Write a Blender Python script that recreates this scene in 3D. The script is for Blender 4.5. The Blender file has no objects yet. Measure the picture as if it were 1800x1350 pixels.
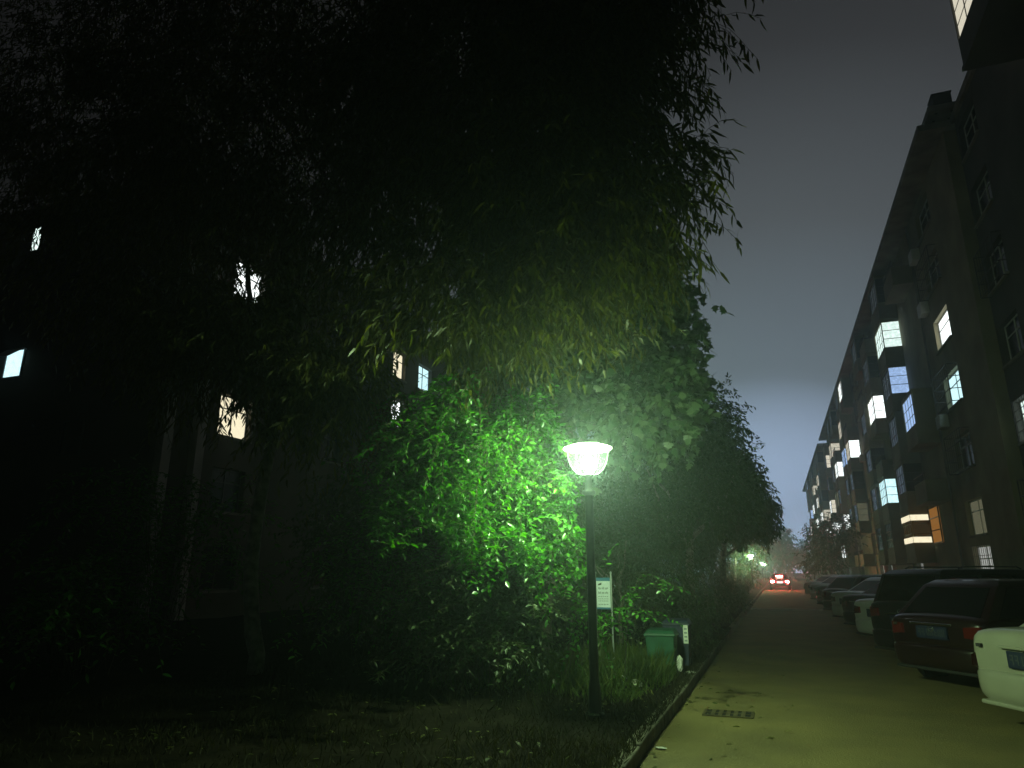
import bpy, math, random
import numpy as np
from mathutils import Vector, Matrix

# ------------------------------------------------------------------ camera, sky, exposure
S = bpy.context.scene
COL = S.collection
R = math.radians
EYE = 1.6
cam_d = bpy.data.cameras.new("camera")
cam = bpy.data.objects.new("camera", cam_d)
COL.objects.link(cam)
YAW, PITCH = R(20.5), R(15.4)
fwd = Vector((-math.sin(YAW) * math.cos(PITCH), math.cos(YAW) * math.cos(PITCH), math.sin(PITCH)))
rgt = Vector((math.cos(YAW), math.sin(YAW), 0))
upv = rgt.cross(fwd)
M = Matrix((rgt, upv, -fwd)).transposed().to_4x4()
M.translation = Vector((0, 0, EYE))
cam.matrix_world = M
cam_d.lens = 24.0
cam_d.sensor_width = 36.0
cam_d.clip_start = 0.05
cam_d.clip_end = 3000
S.camera = cam

w = bpy.data.worlds.new("World")
S.world = w
w.use_nodes = True
nt = w.node_tree
nt.nodes.clear()
out = nt.nodes.new("ShaderNodeOutputWorld")
bg = nt.nodes.new("ShaderNodeBackground")
tc = nt.nodes.new("ShaderNodeTexCoord")
dot = nt.nodes.new("ShaderNodeVectorMath"); dot.operation = 'DOT_PRODUCT'
dot.inputs[1].default_value = (0.0, 1.0, -0.02)           # town glow low over the far end of the road
ramp = nt.nodes.new("ShaderNodeValToRGB")
cr = ramp.color_ramp
SKY = [(0.0, (.005, .0052, .0055)), (0.30, (.0075, .0076, .0080)), (0.62, (.0128, .0130, .0134)),
       (0.76, (.036, .038, .041)), (0.88, (.084, .095, .104)), (0.96, (.135, .168, .198)), (1.0, (.50, .66, .95))]
while len(cr.elements) < len(SKY):
    cr.elements.new(0.5)
for e, (p, c) in zip(cr.elements, SKY):
    e.position = p
    e.color = (*c, 1)
nt.links.new(tc.outputs['Generated'], dot.inputs[0])
nt.links.new(dot.outputs['Value'], ramp.inputs[0])
nt.links.new(ramp.outputs[0], bg.inputs[0])
bg.inputs[1].default_value = 1.0
nt.links.new(bg.outputs[0], out.inputs[0])

S.view_settings.view_transform = 'Standard'
S.view_settings.look = 'None'
S.view_settings.exposure = 0.0
S.view_settings.gamma = 1.0
S.cycles.use_denoising = True
S.cycles.denoiser = 'OPENIMAGEDENOISE'
S.cycles.max_bounces = 6
S.cycles.volume_bounces = 1
S.cycles.transparent_max_bounces = 8
S.cycles.sample_clamp_indirect = 4.0
HAZE = 0.0035
LAMP_POWER = 680.0
LAMP_COLOR = (0.68, 1.0, 0.52)

# ------------------------------------------------------------------ materials
def mat(name, color, rough=.7, metal=0, var=0, scale=8, bump=0, coat=0, spec=.5, var2=None, bscale=None, detail=6):
    m = bpy.data.materials.new(name)
    m.use_nodes = True
    n = m.node_tree
    b = n.nodes['Principled BSDF']
    b.inputs['Base Color'].default_value = (*color, 1)
    b.inputs['Roughness'].default_value = rough
    b.inputs['Metallic'].default_value = metal
    b.inputs['Specular IOR Level'].default_value = spec
    b.inputs['Coat Weight'].default_value = coat
    t = n.nodes.new('ShaderNodeTexCoord')
    if var:
        z = n.nodes.new('ShaderNodeTexNoise')
        z.inputs['Scale'].default_value = scale
        z.inputs['Detail'].default_value = detail
        r = n.nodes.new('ShaderNodeValToRGB')
        c2 = var2 or tuple(min(1, c * (1 + var)) for c in color)
        c1 = tuple(c * (1 - var) for c in color)
        r.color_ramp.elements[0].position = .32
        r.color_ramp.elements[1].position = .68
        r.color_ramp.elements[0].color = (*c1, 1)
        r.color_ramp.elements[1].color = (*c2, 1)
        n.links.new(t.outputs['Object'], z.inputs[0])
        n.links.new(z.outputs[0], r.inputs[0])
        n.links.new(r.outputs[0], b.inputs['Base Color'])
    if bump:
        z2 = n.nodes.new('ShaderNodeTexNoise')
        z2.inputs['Scale'].default_value = bscale or scale * 4
        z2.inputs['Detail'].default_value = 4
        bp = n.nodes.new('ShaderNodeBump')
        bp.inputs['Strength'].default_value = bump
        bp.inputs['Distance'].default_value = .02
        n.links.new(t.outputs['Object'], z2.inputs[0])
        n.links.new(z2.outputs[0], bp.inputs['Height'])
        n.links.new(bp.outputs[0], b.inputs['Normal'])
    return m

def leafmat(name, c1, c2, trans=.35, rough=.45, spec=.5):
    m = bpy.data.materials.new(name)
    m.use_nodes = True
    n = m.node_tree
    b = n.nodes['Principled BSDF']
    o = n.nodes['Material Output']
    g = n.nodes.new('ShaderNodeNewGeometry')
    r = n.nodes.new('ShaderNodeValToRGB')
    r.color_ramp.elements[0].color = (*c1, 1)
    r.color_ramp.elements[1].color = (*c2, 1)
    n.links.new(g.outputs['Random Per Island'], r.inputs[0])
    b.inputs['Roughness'].default_value = rough
    b.inputs['Specular IOR Level'].default_value = spec
    n.links.new(r.outputs[0], b.inputs['Base Color'])
    tr = n.nodes.new('ShaderNodeBsdfTranslucent')
    hs = n.nodes.new('ShaderNodeHueSaturation')
    hs.inputs['Saturation'].default_value = 1.25
    hs.inputs['Value'].default_value = 1.7
    n.links.new(r.outputs[0], hs.inputs['Color'])
    n.links.new(hs.outputs[0], tr.inputs[0])
    mx = n.nodes.new('ShaderNodeMixShader')
    mx.inputs[0].default_value = trans
    n.links.new(b.outputs[0], mx.inputs[1])
    n.links.new(tr.outputs[0], mx.inputs[2])
    n.links.new(mx.outputs[0], o.inputs[0])
    return m

def glow(name, color, strength, curtain=0.0, scale=9.0, axis='Y'):
    """a lit window: light off a curtain or a room wall, with soft folds"""
    m = bpy.data.materials.new(name)
    m.use_nodes = True
    n = m.node_tree
    n.nodes.clear()
    o = n.nodes.new('ShaderNodeOutputMaterial')
    e = n.nodes.new('ShaderNodeEmission')
    e.inputs[0].default_value = (*color, 1)
    if curtain:
        t = n.nodes.new('ShaderNodeTexCoord')
        wv = n.nodes.new('ShaderNodeTexWave')
        wv.bands_direction = axis
        wv.inputs['Scale'].default_value = scale
        wv.inputs['Distortion'].default_value = 3.0
        wv.inputs['Detail'].default_value = 2
        mr = n.nodes.new('ShaderNodeMapRange')
        mr.inputs[3].default_value = strength * (1 - curtain)
        mr.inputs[4].default_value = strength
        n.links.new(t.outputs['Object'], wv.inputs[0])
        n.links.new(wv.outputs['Fac'], mr.inputs[0])
        n.links.new(mr.outputs[0], e.inputs[1])
    else:
        e.inputs[1].default_value = strength
    n.links.new(e.outputs[0], o.inputs[0])
    m.cycles.emission_sampling = 'AUTO' if strength > 50 else 'NONE'
    return m

MT = {}
MT['asphalt'] = mat('worn_road_surface', (.130, .104, .032), .85, var=.22, scale=1.1, bump=.55, bscale=55, detail=10)
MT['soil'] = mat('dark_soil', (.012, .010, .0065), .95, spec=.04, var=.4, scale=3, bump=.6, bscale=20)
MT['paving'] = mat('grey_paving', (.15, .145, .13), .85, var=.25, scale=2, bump=.3)
MT['kerb'] = mat('kerb_concrete', (.105, .095, .07), .9, var=.4, scale=5, bump=.4)
MT['roadlight'] = mat('painted_road_light', (.34, .31, .24), .8, var=.25, scale=4, bump=.3)  # lighter tone painted in for light falling across the road
MT['plaster'] = mat('olive_grey_plaster', (.25, .225, .14), .9, var=.28, scale=.55, bump=.25, bscale=12)
MT['plaster2'] = mat('pale_grey_plaster', (.45, .44, .40), .9, var=.25, scale=.5, bump=.25, bscale=12)
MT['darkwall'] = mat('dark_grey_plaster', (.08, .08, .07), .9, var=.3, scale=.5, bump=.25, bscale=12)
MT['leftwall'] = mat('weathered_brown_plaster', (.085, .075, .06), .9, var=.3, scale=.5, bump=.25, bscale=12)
MT['concrete'] = mat('stained_concrete', (.22, .21, .18), .9, var=.35, scale=1.3, bump=.3)
MT['frame'] = mat('dark_window_frame', (.05, .055, .06), .5)
MT['pvc'] = mat('white_window_frame', (.6, .6, .58), .5)
MT['glass'] = mat('dark_window_glass', (.012, .014, .018), .22, spec=.3)
MT['iron'] = mat('rusty_grille_iron', (.06, .05, .045), .7, var=.3, scale=20)
MT['post'] = mat('dark_green_post_paint', (.030, .036, .032), .45, metal=.3, var=.2, scale=12)
MT['neck'] = mat('weathered_grey_paint', (.11, .12, .11), .5, metal=.2, var=.25, scale=14)
MT['aluminium'] = mat('cast_aluminium', (.42, .44, .42), .35, metal=.7, var=.15, scale=10)
MT['bark'] = mat('grey_bark', (.20, .18, .15), .95, var=.45, scale=9, bump=.9, bscale=26)
MT['barkpale'] = mat('pale_bark', (.48, .46, .42), .95, var=.4, scale=9, bump=.9, bscale=26)
MT['twig'] = mat('brown_twig', (.07, .06, .035), .9)
MT['narrow'] = leafmat('narrow_leaf', (.050, .066, .015), (.130, .130, .034), .34)
MT['oval'] = leafmat('oval_leaf', (.024, .112, .012), (.078, .235, .026), .42, .34, .7)
MT['palm'] = leafmat('lobed_leaf', (.045, .105, .038), (.150, .210, .110), .26, .30, .8)
MT['small'] = leafmat('small_leaf', (.028, .058, .016), (.060, .090, .028), .28)
MT['hedge'] = leafmat('hedge_leaf', (.026, .050, .016), (.060, .085, .028), .25)
MT['grassm'] = leafmat('grass_blade', (.034, .070, .010), (.085, .105, .026), .35, .6, .25)
MT['dullgrass'] = leafmat('dull_grass_blade', (.013, .014, .0045), (.032, .029, .011), .3, .7, .2)  # darker, browner blades than the tall tufts
MT['rubber'] = mat('tyre_rubber', (.015, .015, .015), .85)
MT['rim'] = mat('wheel_alloy', (.35, .35, .36), .35, metal=.8)
MT['chrome'] = mat('chrome_trim', (.7, .7, .7), .12, metal=1)
MT['carglass'] = mat('tinted_car_glass', (.004, .0045, .005), .06, spec=.3)
MT['blackplastic'] = mat('black_plastic', (.018, .018, .018), .6)
MT['redlens'] = mat('red_lamp_lens', (.09, .008, .006), .15, coat=1)
MT['darklens'] = mat('smoked_lamp_lens', (.03, .006, .006), .2, coat=1)
MT['redlit'] = glow('lit_red_lamp', (1.0, .07, .06), 750.0)
MT['redglow'] = glow('soft_red_glow_panel', (1.0, .03, .06), 1.6)  # added glow between the tail lights, not a lamp of its own
MT['platelit'] = glow('lit_number_plate', (1.0, .85, .8), 1.6)
MT['clearlens'] = mat('clear_lamp_lens', (.5, .52, .52), .1, coat=1)
MT['plateblue'] = mat('blue_number_plate', (.012, .018, .05), .45)
MT['platechar'] = mat('plate_lettering', (.05, .055, .065), .5)
MT['binGreen'] = mat('green_bin_plastic', (.018, .085, .048), .5, var=.2, scale=6)
MT['binBlue'] = mat('dark_blue_bin_plastic', (.020, .026, .058), .5, var=.2, scale=6)
MT['white'] = mat('white_paper', (.75, .75, .70), .8, var=.1, scale=14)
MT['stone'] = mat('pale_stone', (.45, .44, .36), .9, var=.3, scale=9, bump=.8)
MT['signwhite'] = mat('pale_sign_sheet', (.62, .68, .72), .55, var=.06, scale=9)
MT['signblue'] = mat('blue_sign_header', (.05, .16, .27), .5)
MT['signgrey'] = mat('grey_sign_print', (.26, .30, .32), .6)
MT['signdark'] = mat('dark_sign_print', (.05, .06, .06), .6)
MT['signpost'] = mat('galvanised_sign_post', (.42, .45, .44), .4, metal=.5)
MT['steel'] = mat('rusted_grate_steel', (.085, .066, .028), .7, metal=.4, var=.3, scale=20)
MT['pitshade'] = mat('painted_pit_shade', (.003, .003, .003), 1)  # black that paints in the shade below the drain bars

def paint(name, c, rough=.32):
    return mat(name, c, rough, coat=.6, spec=.5, var=.06, scale=3)
PAINT = {'white': paint('white_car_paint', (.33, .32, .255)), 'red': paint('dark_red_car_paint', (.010, .0026, .0026)),
         'black': mat('black_car_paint', (.008, .008, .009), .42, coat=.12, spec=.35), 'silver': paint('silver_car_paint', (.38, .39, .40)),
         'grey': paint('grey_car_paint', (.09, .095, .10)), 'pale': paint('pale_car_paint', (.6, .6, .58))}
LIT = {'cool': glow('cool_white_lit_window', (.80, 1.0, .93), 1.5, .35, 7),
       'white': glow('white_lit_window', (.93, 1.0, .98), 2.2, .25, 4),
       'blue': glow('blue_lit_window', (.42, .62, 1.0), 1.15, .35, 7),
       'cyan': glow('cyan_lit_window', (.62, .95, 1.0), 1.5, .3, 6),
       'cream': glow('cream_lit_window', (1.0, .93, .74), .85, .3, 6),
       'warm': glow('warm_lit_window', (1.0, .90, .62), 1.2, .2, 5),
       'dim': glow('dim_lit_window', (.80, .78, .48), .17, .5, 5),
       'orange': glow('orange_curtain_window', (1.0, .42, .09), .34, .5, 4),
       'brown': glow('brown_curtain_window', (.9, .45, .10), .035, .6, 3),
       'shop': glow('storage_window_light', (.92, .95, .88), .7, .85, 11)}

# ------------------------------------------------------------------ mesh helpers
class MB:
    def __init__(s):
        s.v, s.f, s.m = [], [], []
    def add(s, vs, fs, mi=0):
        o = len(s.v)
        s.v += [tuple(v) for v in vs]
        s.f += [tuple(i + o for i in f) for f in fs]
        s.m += [mi] * len(fs)
    def box(s, x0, x1, y0, y1, z0, z1, mi=0):
        s.add([(x0, y0, z0), (x1, y0, z0), (x1, y1, z0), (x0, y1, z0), (x0, y0, z1), (x1, y0, z1), (x1, y1, z1), (x0, y1, z1)],
              [(0, 3, 2, 1), (4, 5, 6, 7), (0, 1, 5, 4), (1, 2, 6, 5), (2, 3, 7, 6), (3, 0, 4, 7)], mi)
    def hexa(s, b, t, mi=0):
        s.add(list(b) + list(t), [(0, 3, 2, 1), (4, 5, 6, 7), (0, 1, 5, 4), (1, 2, 6, 5), (2, 3, 7, 6), (3, 0, 4, 7)], mi)
    def tube(s, pts, rad, n=8, mi=0, cap=True):
        pts = [Vector(p) for p in pts]
        if not hasattr(rad, '__len__'):
            rad = [rad] * len(pts)
        rings = []
        ref = None
        for i, p in enumerate(pts):
            t = (pts[min(i + 1, len(pts) - 1)] - pts[max(i - 1, 0)]).normalized()
            if ref is None:
                ref = t.orthogonal().normalized()
            ref = (ref - t * ref.dot(t)).normalized()
            b = t.cross(ref)
            rings.append([p + (ref * math.cos(2 * math.pi * k / n) + b * math.sin(2 * math.pi * k / n)) * rad[i] for k in range(n)])
        vs = [v for r in rings for v in r]
        fs = []
        for i in range(len(pts) - 1):
            for k in range(n):
                a, b2 = i * n + k, i * n + (k + 1) % n
                fs.append((a, b2, b2 + n, a + n))
        if cap:
            fs.append(tuple(reversed(range(n))))
            fs.append(tuple((len(pts) - 1) * n + k for k in range(n)))
        s.add(vs, fs, mi)
    def lathe(s, prof, n=32, c=(0, 0), mi=0):
        vs, fs = [], []
        for (r, z) in prof:
            for k in range(n):
                a = 2 * math.pi * k / n
                vs.append((c[0] + r * math.cos(a), c[1] + r * math.sin(a), z))
        for i in range(len(prof) - 1):
            for k in range(n):
                a, b = i * n + k, i * n + (k + 1) % n
                fs.append((a, b, b + n, a + n))
        s.add(vs, fs, mi)
    def build(s, name, mats, parent=None, smooth=False, bevel=0, subsurf=0):
        me = bpy.data.meshes.new(name)
        me.from_pydata(s.v, [], s.f)
        mats = mats if isinstance(mats, (list, tuple)) else [mats]
        for m in mats:
            me.materials.append(m)
        if len(mats) > 1:
            me.polygons.foreach_set('material_index', s.m)
        if smooth:
            me.polygons.foreach_set('use_smooth', [True] * len(me.polygons))
        me.update()
        o = bpy.data.objects.new(name, me)
        COL.objects.link(o)
        if parent:
            o.parent = parent
        if bevel:
            b = o.modifiers.new('bevel', 'BEVEL')
            b.width = bevel
            b.segments = 2
            b.limit_method = 'ANGLE'
        if subsurf:
            b = o.modifiers.new('subsurf', 'SUBSURF')
            b.levels = b.render_levels = subsurf
        return o

def tag(o, label=None, cat=None, group=None, kind=None):
    if label: o['label'] = label
    if cat: o['category'] = cat
    if group: o['group'] = group
    if kind: o['kind'] = kind
    return o

def empty(name, loc, rz=0, label=None, cat=None, group=None):
    o = bpy.data.objects.new(name, None)
    COL.objects.link(o)
    o.location = loc
    o.rotation_euler = (0, 0, rz)
    o.empty_display_size = .2
    return tag(o, label, cat, group)

def copy_tree(o, parent=None):
    c = o.copy()
    COL.objects.link(c)
    c.parent = parent
    for ch in list(o.children):
        copy_tree(ch, c)
    return c

# ------------------------------------------------------------------ ground, road, kerb
KX = -1.27
g = MB(); g.add([(-700, -400, -.03), (700, -400, -.03), (700, 1200, -.03), (-700, 1200, -.03)], [(0, 1, 2, 3)])
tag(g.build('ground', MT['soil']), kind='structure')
g = MB()
ys = np.linspace(-30, 260, 60)
xs = np.linspace(KX, 6.0, 12)
rng = np.random.default_rng(4)
gv = [(x, y, .012 * math.sin(y * .21 + x * .9) * (0 if i in (0, 11) else 1) * .6) for y in ys for i, x in enumerate(xs)]
gf = [(j * 12 + i, j * 12 + i + 1, j * 12 + i + 13, j * 12 + i + 12) for j in range(59) for i in range(11)]
g.add(gv, gf)
tag(g.build('road', MT['asphalt'], smooth=True), kind='structure')
g = MB(); g.box(6.0, 7.45, -30, 260, -.02, .12)
tag(g.build('pavement', MT['paving']), kind='structure')
g = MB()
y = -20.0
rr = random.Random(3)
while y < 200:
    L = .72
    dz, dx = rr.uniform(-.008, .008), rr.uniform(-.006, .006)
    g.box(KX - .14 + dx, KX + dx, y, y + L - .014, -.02, .125 + dz)
    y += L
tag(g.build('kerb', MT['kerb'], bevel=.014), kind='structure')
# verge: softly uneven soil
nx, ny = 60, 120
vx = KX - .135 - np.linspace(0, 1, nx) ** 1.8 * 60
vy = -20 + np.linspace(0, 1, ny) ** 1.5 * 220
VH = {}
def vz(x, y):
    d = min(1, max(0, (KX - .135 - x) / .6))
    return .11 + d * (.03 * math.sin(x * 2.3 + y * 1.1) + .025 * math.sin(y * 3.1 - x * .7) + .02)
g = MB()
g.add([(x, y, vz(x, y)) for y in vy for x in vx], [(j * nx + i + 1, j * nx + i, (j + 1) * nx + i, (j + 1) * nx + i + 1) for j in range(ny - 1) for i in range(nx - 1)])
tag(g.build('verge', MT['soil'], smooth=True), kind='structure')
# pale raised strip far down the road, its colour stands in for a lit band
g = MB()
prof = [(-.45, .004), (-.3, .045), (-.1, .065), (.1, .065), (.3, .045), (.45, .004)]
vs = [(x, 33.5 + a, z) for (a, z) in prof for x in (KX + .05, 1.7)]
g.add(vs, [(2 * i, 2 * i + 1, 2 * i + 3, 2 * i + 2) for i in range(5)])
tag(g.build('painted_light_strip', MT['roadlight']), 'low pale strip across the dark road, painted in for a lit band', 'painted light')

# ------------------------------------------------------------------ right hand apartment blocks
FB, FH = 2.2, 2.67          # first floor level above the storage row, storey height

def facade(x0, n, ya, yb, z_rows, cols, thick=.3):
    """wall slab with real openings; n = outward sign in x; cols = [(y0,y1)], z_rows=[(z0,z1)]; returns MB"""
    mb = MB()
    xa, xb = (x0, x0 + thick) if n < 0 else (x0 - thick, x0)
    zc = 0.0
    for (za, zb) in z_rows:
        mb.box(xa, xb, ya, yb, zc, za)
        yc = ya
        for (ca, cb) in cols:
            mb.box(xa, xb, yc, ca, za, zb)
            yc = cb
        mb.box(xa, xb, yc, yb, za, zb)
        zc = zb
    return mb, zc, xa, xb

def window(parent, x0, n, ya, yb, za, zb, lit=None, bars=0, cage=0, sill=True, mull=1):
    """frame in the opening, set back; pane and cage are its sub-parts"""
    xr = x0 - n * .18
    f = MB()
    t, d = .05, .05
    a, b = min(xr, xr - n * d), max(xr, xr - n * d)
    f.box(a, b, ya, ya + t, za, zb); f.box(a, b, yb - t, yb, za, zb)
    f.box(a, b, ya + t, yb - t, za, za + t); f.box(a, b, ya + t, yb - t, zb - t, zb)
    for k in range(mull):
        yc = ya + (yb - ya) * (k + 1) / (mull + 1)
        f.box(a, b, yc - .022, yc + .022, za + t, zb - t)
    zt = za + (zb - za) * .68
    f.box(a + .003, b - .003, ya + t, yb - t, zt - .02, zt + .02)
    fr = f.build('window', MT['pvc'] if n < 0 else MT['frame'], parent)
    p = MB()
    xp = xr - n * .03
    p.box(min(xp, xp - n * .012), max(xp, xp - n * .012), ya + .01, yb - .01, za + .01, zb - .01)
    p.build('pane', LIT[lit] if lit else MT['glass'], fr)
    if sill:
        s_ = MB()
        s_.box(min(x0, x0 + n * .09), max(x0, x0 + n * .09), ya - .08, yb + .08, za - .09, za - .01)
        s_.build('sill', MT['concrete'], fr)
    if cage:
        c = MB()
        x1 = x0 + n * cage
        xx0, xx1 = min(x0, x1), max(x0, x1)
        r = .014
        zb2, za2 = zb + .05, za - .1
        for yy in (ya - .05, yb + .05):
            for zz in np.linspace(za2, zb2, 4):
                c.box(xx0, xx1, yy - r, yy + r, zz - r, zz + r)
            c.box(x1 - r, x1 + r, yy - r, yy + r, za2, zb2)
        for zz in np.linspace(za2, zb2, 4):
            c.box(x1 - r * .9, x1 + r * .9, ya - .05, yb + .05, zz - r * .9, zz + r * .9)
        for yy in np.linspace(ya, yb, 9):
            c.box(x1 - .006, x1 + .006, yy - .006, yy + .006, za2, zb2)
        c.build('window_grille', MT['iron'], fr)
    if bars:
        c = MB()
        xg = x0 + n * .03
        for yy in np.linspace(ya, yb, bars):
            c.box(xg - .008, xg + .008, yy - .008, yy + .008, za, zb)
        for zz in np.linspace(za, zb, 5):
            c.box(xg - .0075, xg + .0075, ya, yb, zz - .009, zz + .009)
        c.build('window_grille', MT['iron'], fr)
    return fr

def balcony(parent, x0, n, ya, L, zf, prot, front=None, side=None, style='glazed', mat_=None, rnd=None):
    """projecting balcony on the facade plane x0: parapet box, slab, roof slab, glazing on three sides"""
    x1 = x0 + n * prot
    a, b = min(x0, x1), max(x0, x1)
    yb = ya + L
    top = zf + FH - .16
    m = MB()
    m.box(a - (.04 if n < 0 else 0), b + (.04 if n > 0 else 0), ya - .04, yb + .04, zf - .14, zf - .02)      # slab
    ph = .85
    m.box(a, b, ya, yb, zf - .02, zf + ph)                             # parapet (closed box)
    if style != 'open':
        m.box(a, b, ya, yb, top - .2, top)                             # lintel band
        c = .05
        for (px, py) in ((x1, ya), (x1, yb)):
            xx = (px, px - n * c)
            m.box(min(xx), max(xx), py if py == ya else py - c, py + c if py == ya else py, zf + ph, top - .2)
        if style == 'blank':
            m.box(a + .06, b, ya, ya + .08, zf + ph, top - .2)
    o = m.build('balcony', mat_ or MT['concrete'], parent)
    zg0, zg1 = zf + ph, top - .2
    if style == 'open':
        r = MB()
        for yy in np.linspace(ya + .05, yb - .05, 9):
            r.box(x1 - n * .03 - .01, x1 - n * .03 + .01, yy - .01, yy + .01, zg0, zg0 + .3)
        r.box(x1 - n * .03 - .02, x1 - n * .03 + .02, ya, yb, zg0 + .3, zg0 + .34)
        r.build('railing', MT['iron'], o)
        return o
    xf = x1 - n * .05
    xi = x1 - n * .035
    p = MB()
    p.box(min(xf, xf - n * .01), max(xf, xf - n * .01), ya + .05, yb - .05, zg0, zg1)
    p.build('front_glazing', LIT[front] if front else MT['glass'], o)
    if style != 'blank':
        p = MB()
        p.box(min(xf, x0), max(xf, x0), ya + .04, ya + .05, zg0, zg1)
        p.build('side_glazing', LIT[side] if side else MT['glass'], o)
    fr = MB()
    for k in range(1, 4):
        yy = ya + L * k / 4
        fr.box(min(xi, xf), max(xi, xf), yy - .02, yy + .02, zg0, zg1)
    for q in (1, 2):
        zz = zg0 + (zg1 - zg0) * q / 3
        fr.box(min(xi, xf) + .002, max(xi, xf) - .002, ya + .05, yb - .05, zz - .015, zz + .015)
        if style != 'blank':
            fr.box(min(xf, x0), max(xf, x0), ya + .02, ya + .04, zz - .015, zz + .015)
    fr.build('glazing_frame', MT['frame'], o)
    return o

def right_block(name, label, ya, yb, bays, wins, lit_b, lit_w, seed, roof_h, xf=7.7, xbay=6.8, shop=None, wallm='plaster'):
    rnd = random.Random(seed)
    e = empty(name, (xf, ya, 0), 0, label, 'apartment block')
    inv = Matrix.Translation((-xf, -ya, 0))
    rows = [(1.05, 2.62)] + [(FB + FH * f + .85, FB + FH * f + 2.25) for f in range(6)]
    allc = sorted([w_[:2] for w_ in wins])
    mb, zc, xa, xb = facade(xf, -1, ya, yb, rows, allc)
    H = FB + 6 * FH
    mb.box(xa, xb, ya, yb, zc, H)
    mb.box(xb, xb + 9.5, ya, yb, 0, H)
    parts = []
    parts.append(mb.build('wall', MT[wallm]))
    rf = MB()
    rf.box(xbay - .02, xb + 9.6, ya - .35, yb, H, H + .28)
    if roof_h > .5:
        rf.box(xf + .35, xb + 9.4, ya - 1.15, ya - .35, H, H + .28)
    rf.box(xbay + .25, xb + 9.5, ya - 1.1 if roof_h > .5 else ya - .1, yb, H + .28, H + roof_h)
    parts.append(rf.build('roof', MT['concrete'], bevel=.02))
    for f in range(6):
        zf = FB + FH * f
        for (i, yy) in enumerate(bays):
            fl, sl, st = lit_b.get((i, f), (None, None, None))
            if st == 'none':
                continue
            if st is None:
                st = rnd.choices(['glazed', 'glazed', 'blank', 'open'], k=1)[0]
            parts.append(balcony(None, xf, -1, yy, 2.7, zf, xf - xbay, fl, sl, st, MT[wallm]))
    for ci, w_ in enumerate(sorted(wins)):
        for r_i, (za, zb) in enumerate(rows):
            lit, kw = lit_w.get((ci, r_i - 1), (None, {}))
            if r_i == 0:
                kw = dict(bars=10, sill=False)
            elif lit is None and rnd.random() < .45:
                kw = dict(cage=.35)
            parts.append(window(None, xf, -1, w_[0], w_[1], za, zb, lit, **kw))
    # downpipes and air conditioners
    for yy in [b - .5 for b in bays[::2]]:
        d = MB(); d.tube([(xf - .07, yy, .2), (xf - .07, yy, H)], .05, 8)
        parts.append(d.build('downpipe', MT['concrete']))
    for k in range(7):
        w_ = rnd.choice(wins); f = rnd.randint(0, 5)
        d = MB(); y0 = w_[1] + .12; z0 = FB + FH * f + .2
        d.box(xf - .36, xf - .02, y0, y0 + .78, z0, z0 + .55)
        d.tube([(xf - .37, y0 + .3, z0 + .27), (xf - .355, y0 + .3, z0 + .27)], .21, 16)
        parts.append(d.build('air_conditioner', MT['pvc'], bevel=.01))
    for p in parts:
        p.parent = e
        p.data.transform(inv)
        for ch in p.children:
            ch.data.transform(inv)
    return e

baysA = [36.25, 41.3, 48.0, 52.4, 64.5, 68.7, 77.2, 81.5, 90.0]
winsA = [(31.4, 34.0), (45.0, 46.8), (56.4, 58.2), (60.6, 62.4), (73.4, 75.2), (86.0, 87.8)]
lbA = {(0, 2): ('blue', None, 'blank'), (1, 4): ('cool', 'cool', 'glazed'), (1, 3): (None, 'blue', 'glazed'), (1, 0): ('brown', 'brown', 'glazed'),
       (2, 3): ('white', 'white', 'glazed'), (2, 1): ('cyan', 'cyan', 'glazed'), (4, 5): ('white', None, 'blank'), (4, 3): ('cream', 'white', 'glazed'),
       (5, 4): ('cream', None, 'blank'), (5, 3): ('blue', 'blue', 'glazed'), (7, 2): ('dim', 'dim', 'glazed'), (0, 5): (None, None, 'open'),
       (0, 3): (None, None, 'none'), (0, 4): (None, None, 'none'), (0, 1): (None, None, 'open'), (0, 0): (None, None, 'none'),
       (8, 2): ('white', 'cream', 'glazed'), (8, 4): (None, 'cream', 'glazed'), (4, 1): (None, 'dim', 'glazed'), (6, 1): (None, 'white', 'glazed'), (6, 3): ('white', 'white', 'glazed'), (7, 4): ('cream', 'cream', 'glazed'), (8, 1): ('white', 'white', 'glazed'),
       (5, 1): (None, 'cream', 'blank'), (7, 0): ('white', 'white', 'glazed'), (3, 4): (None, None, 'open')}
lwA = {(0, 3): ('white', dict(mull=0)), (0, 2): ('cyan', dict(cage=.42)), (0, 0): ('dim', {}), (2, 3): ('cream', {}), (3, 3): ('cream', {}),
       (1, 3): ('orange', {}), (4, 2): ('white', {}), (3, 2): ('dim', {}), (4, 1): ('cream', {}), (5, 1): ('white', {}),
       (0, -1): ('shop', {}), (1, -1): ('shop', {}), (2, -1): ('shop', {}), (3, -1): ('cream', {}), (4, -1): ('dim', {}), (5, -1): ('white', {})}
blockA = right_block('apartment_building', 'six storey block with many lit glazed balconies, behind the parked cars', 27.6, 97.0, baysA, winsA, lbA, lwA, 5, .55)

def extra_window(parent, base, xf, ya, yb, za, zb, lit, nm='window', strips=None):
    fr = window(None, xf, -1, ya, yb, za, zb, lit, sill=False)
    inv = Matrix.Translation((-base[0], -base[1], 0))
    fr.parent = parent
    fr.data.transform(inv)
    for ch in fr.children:
        ch.data.transform(inv)
    return fr

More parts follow.
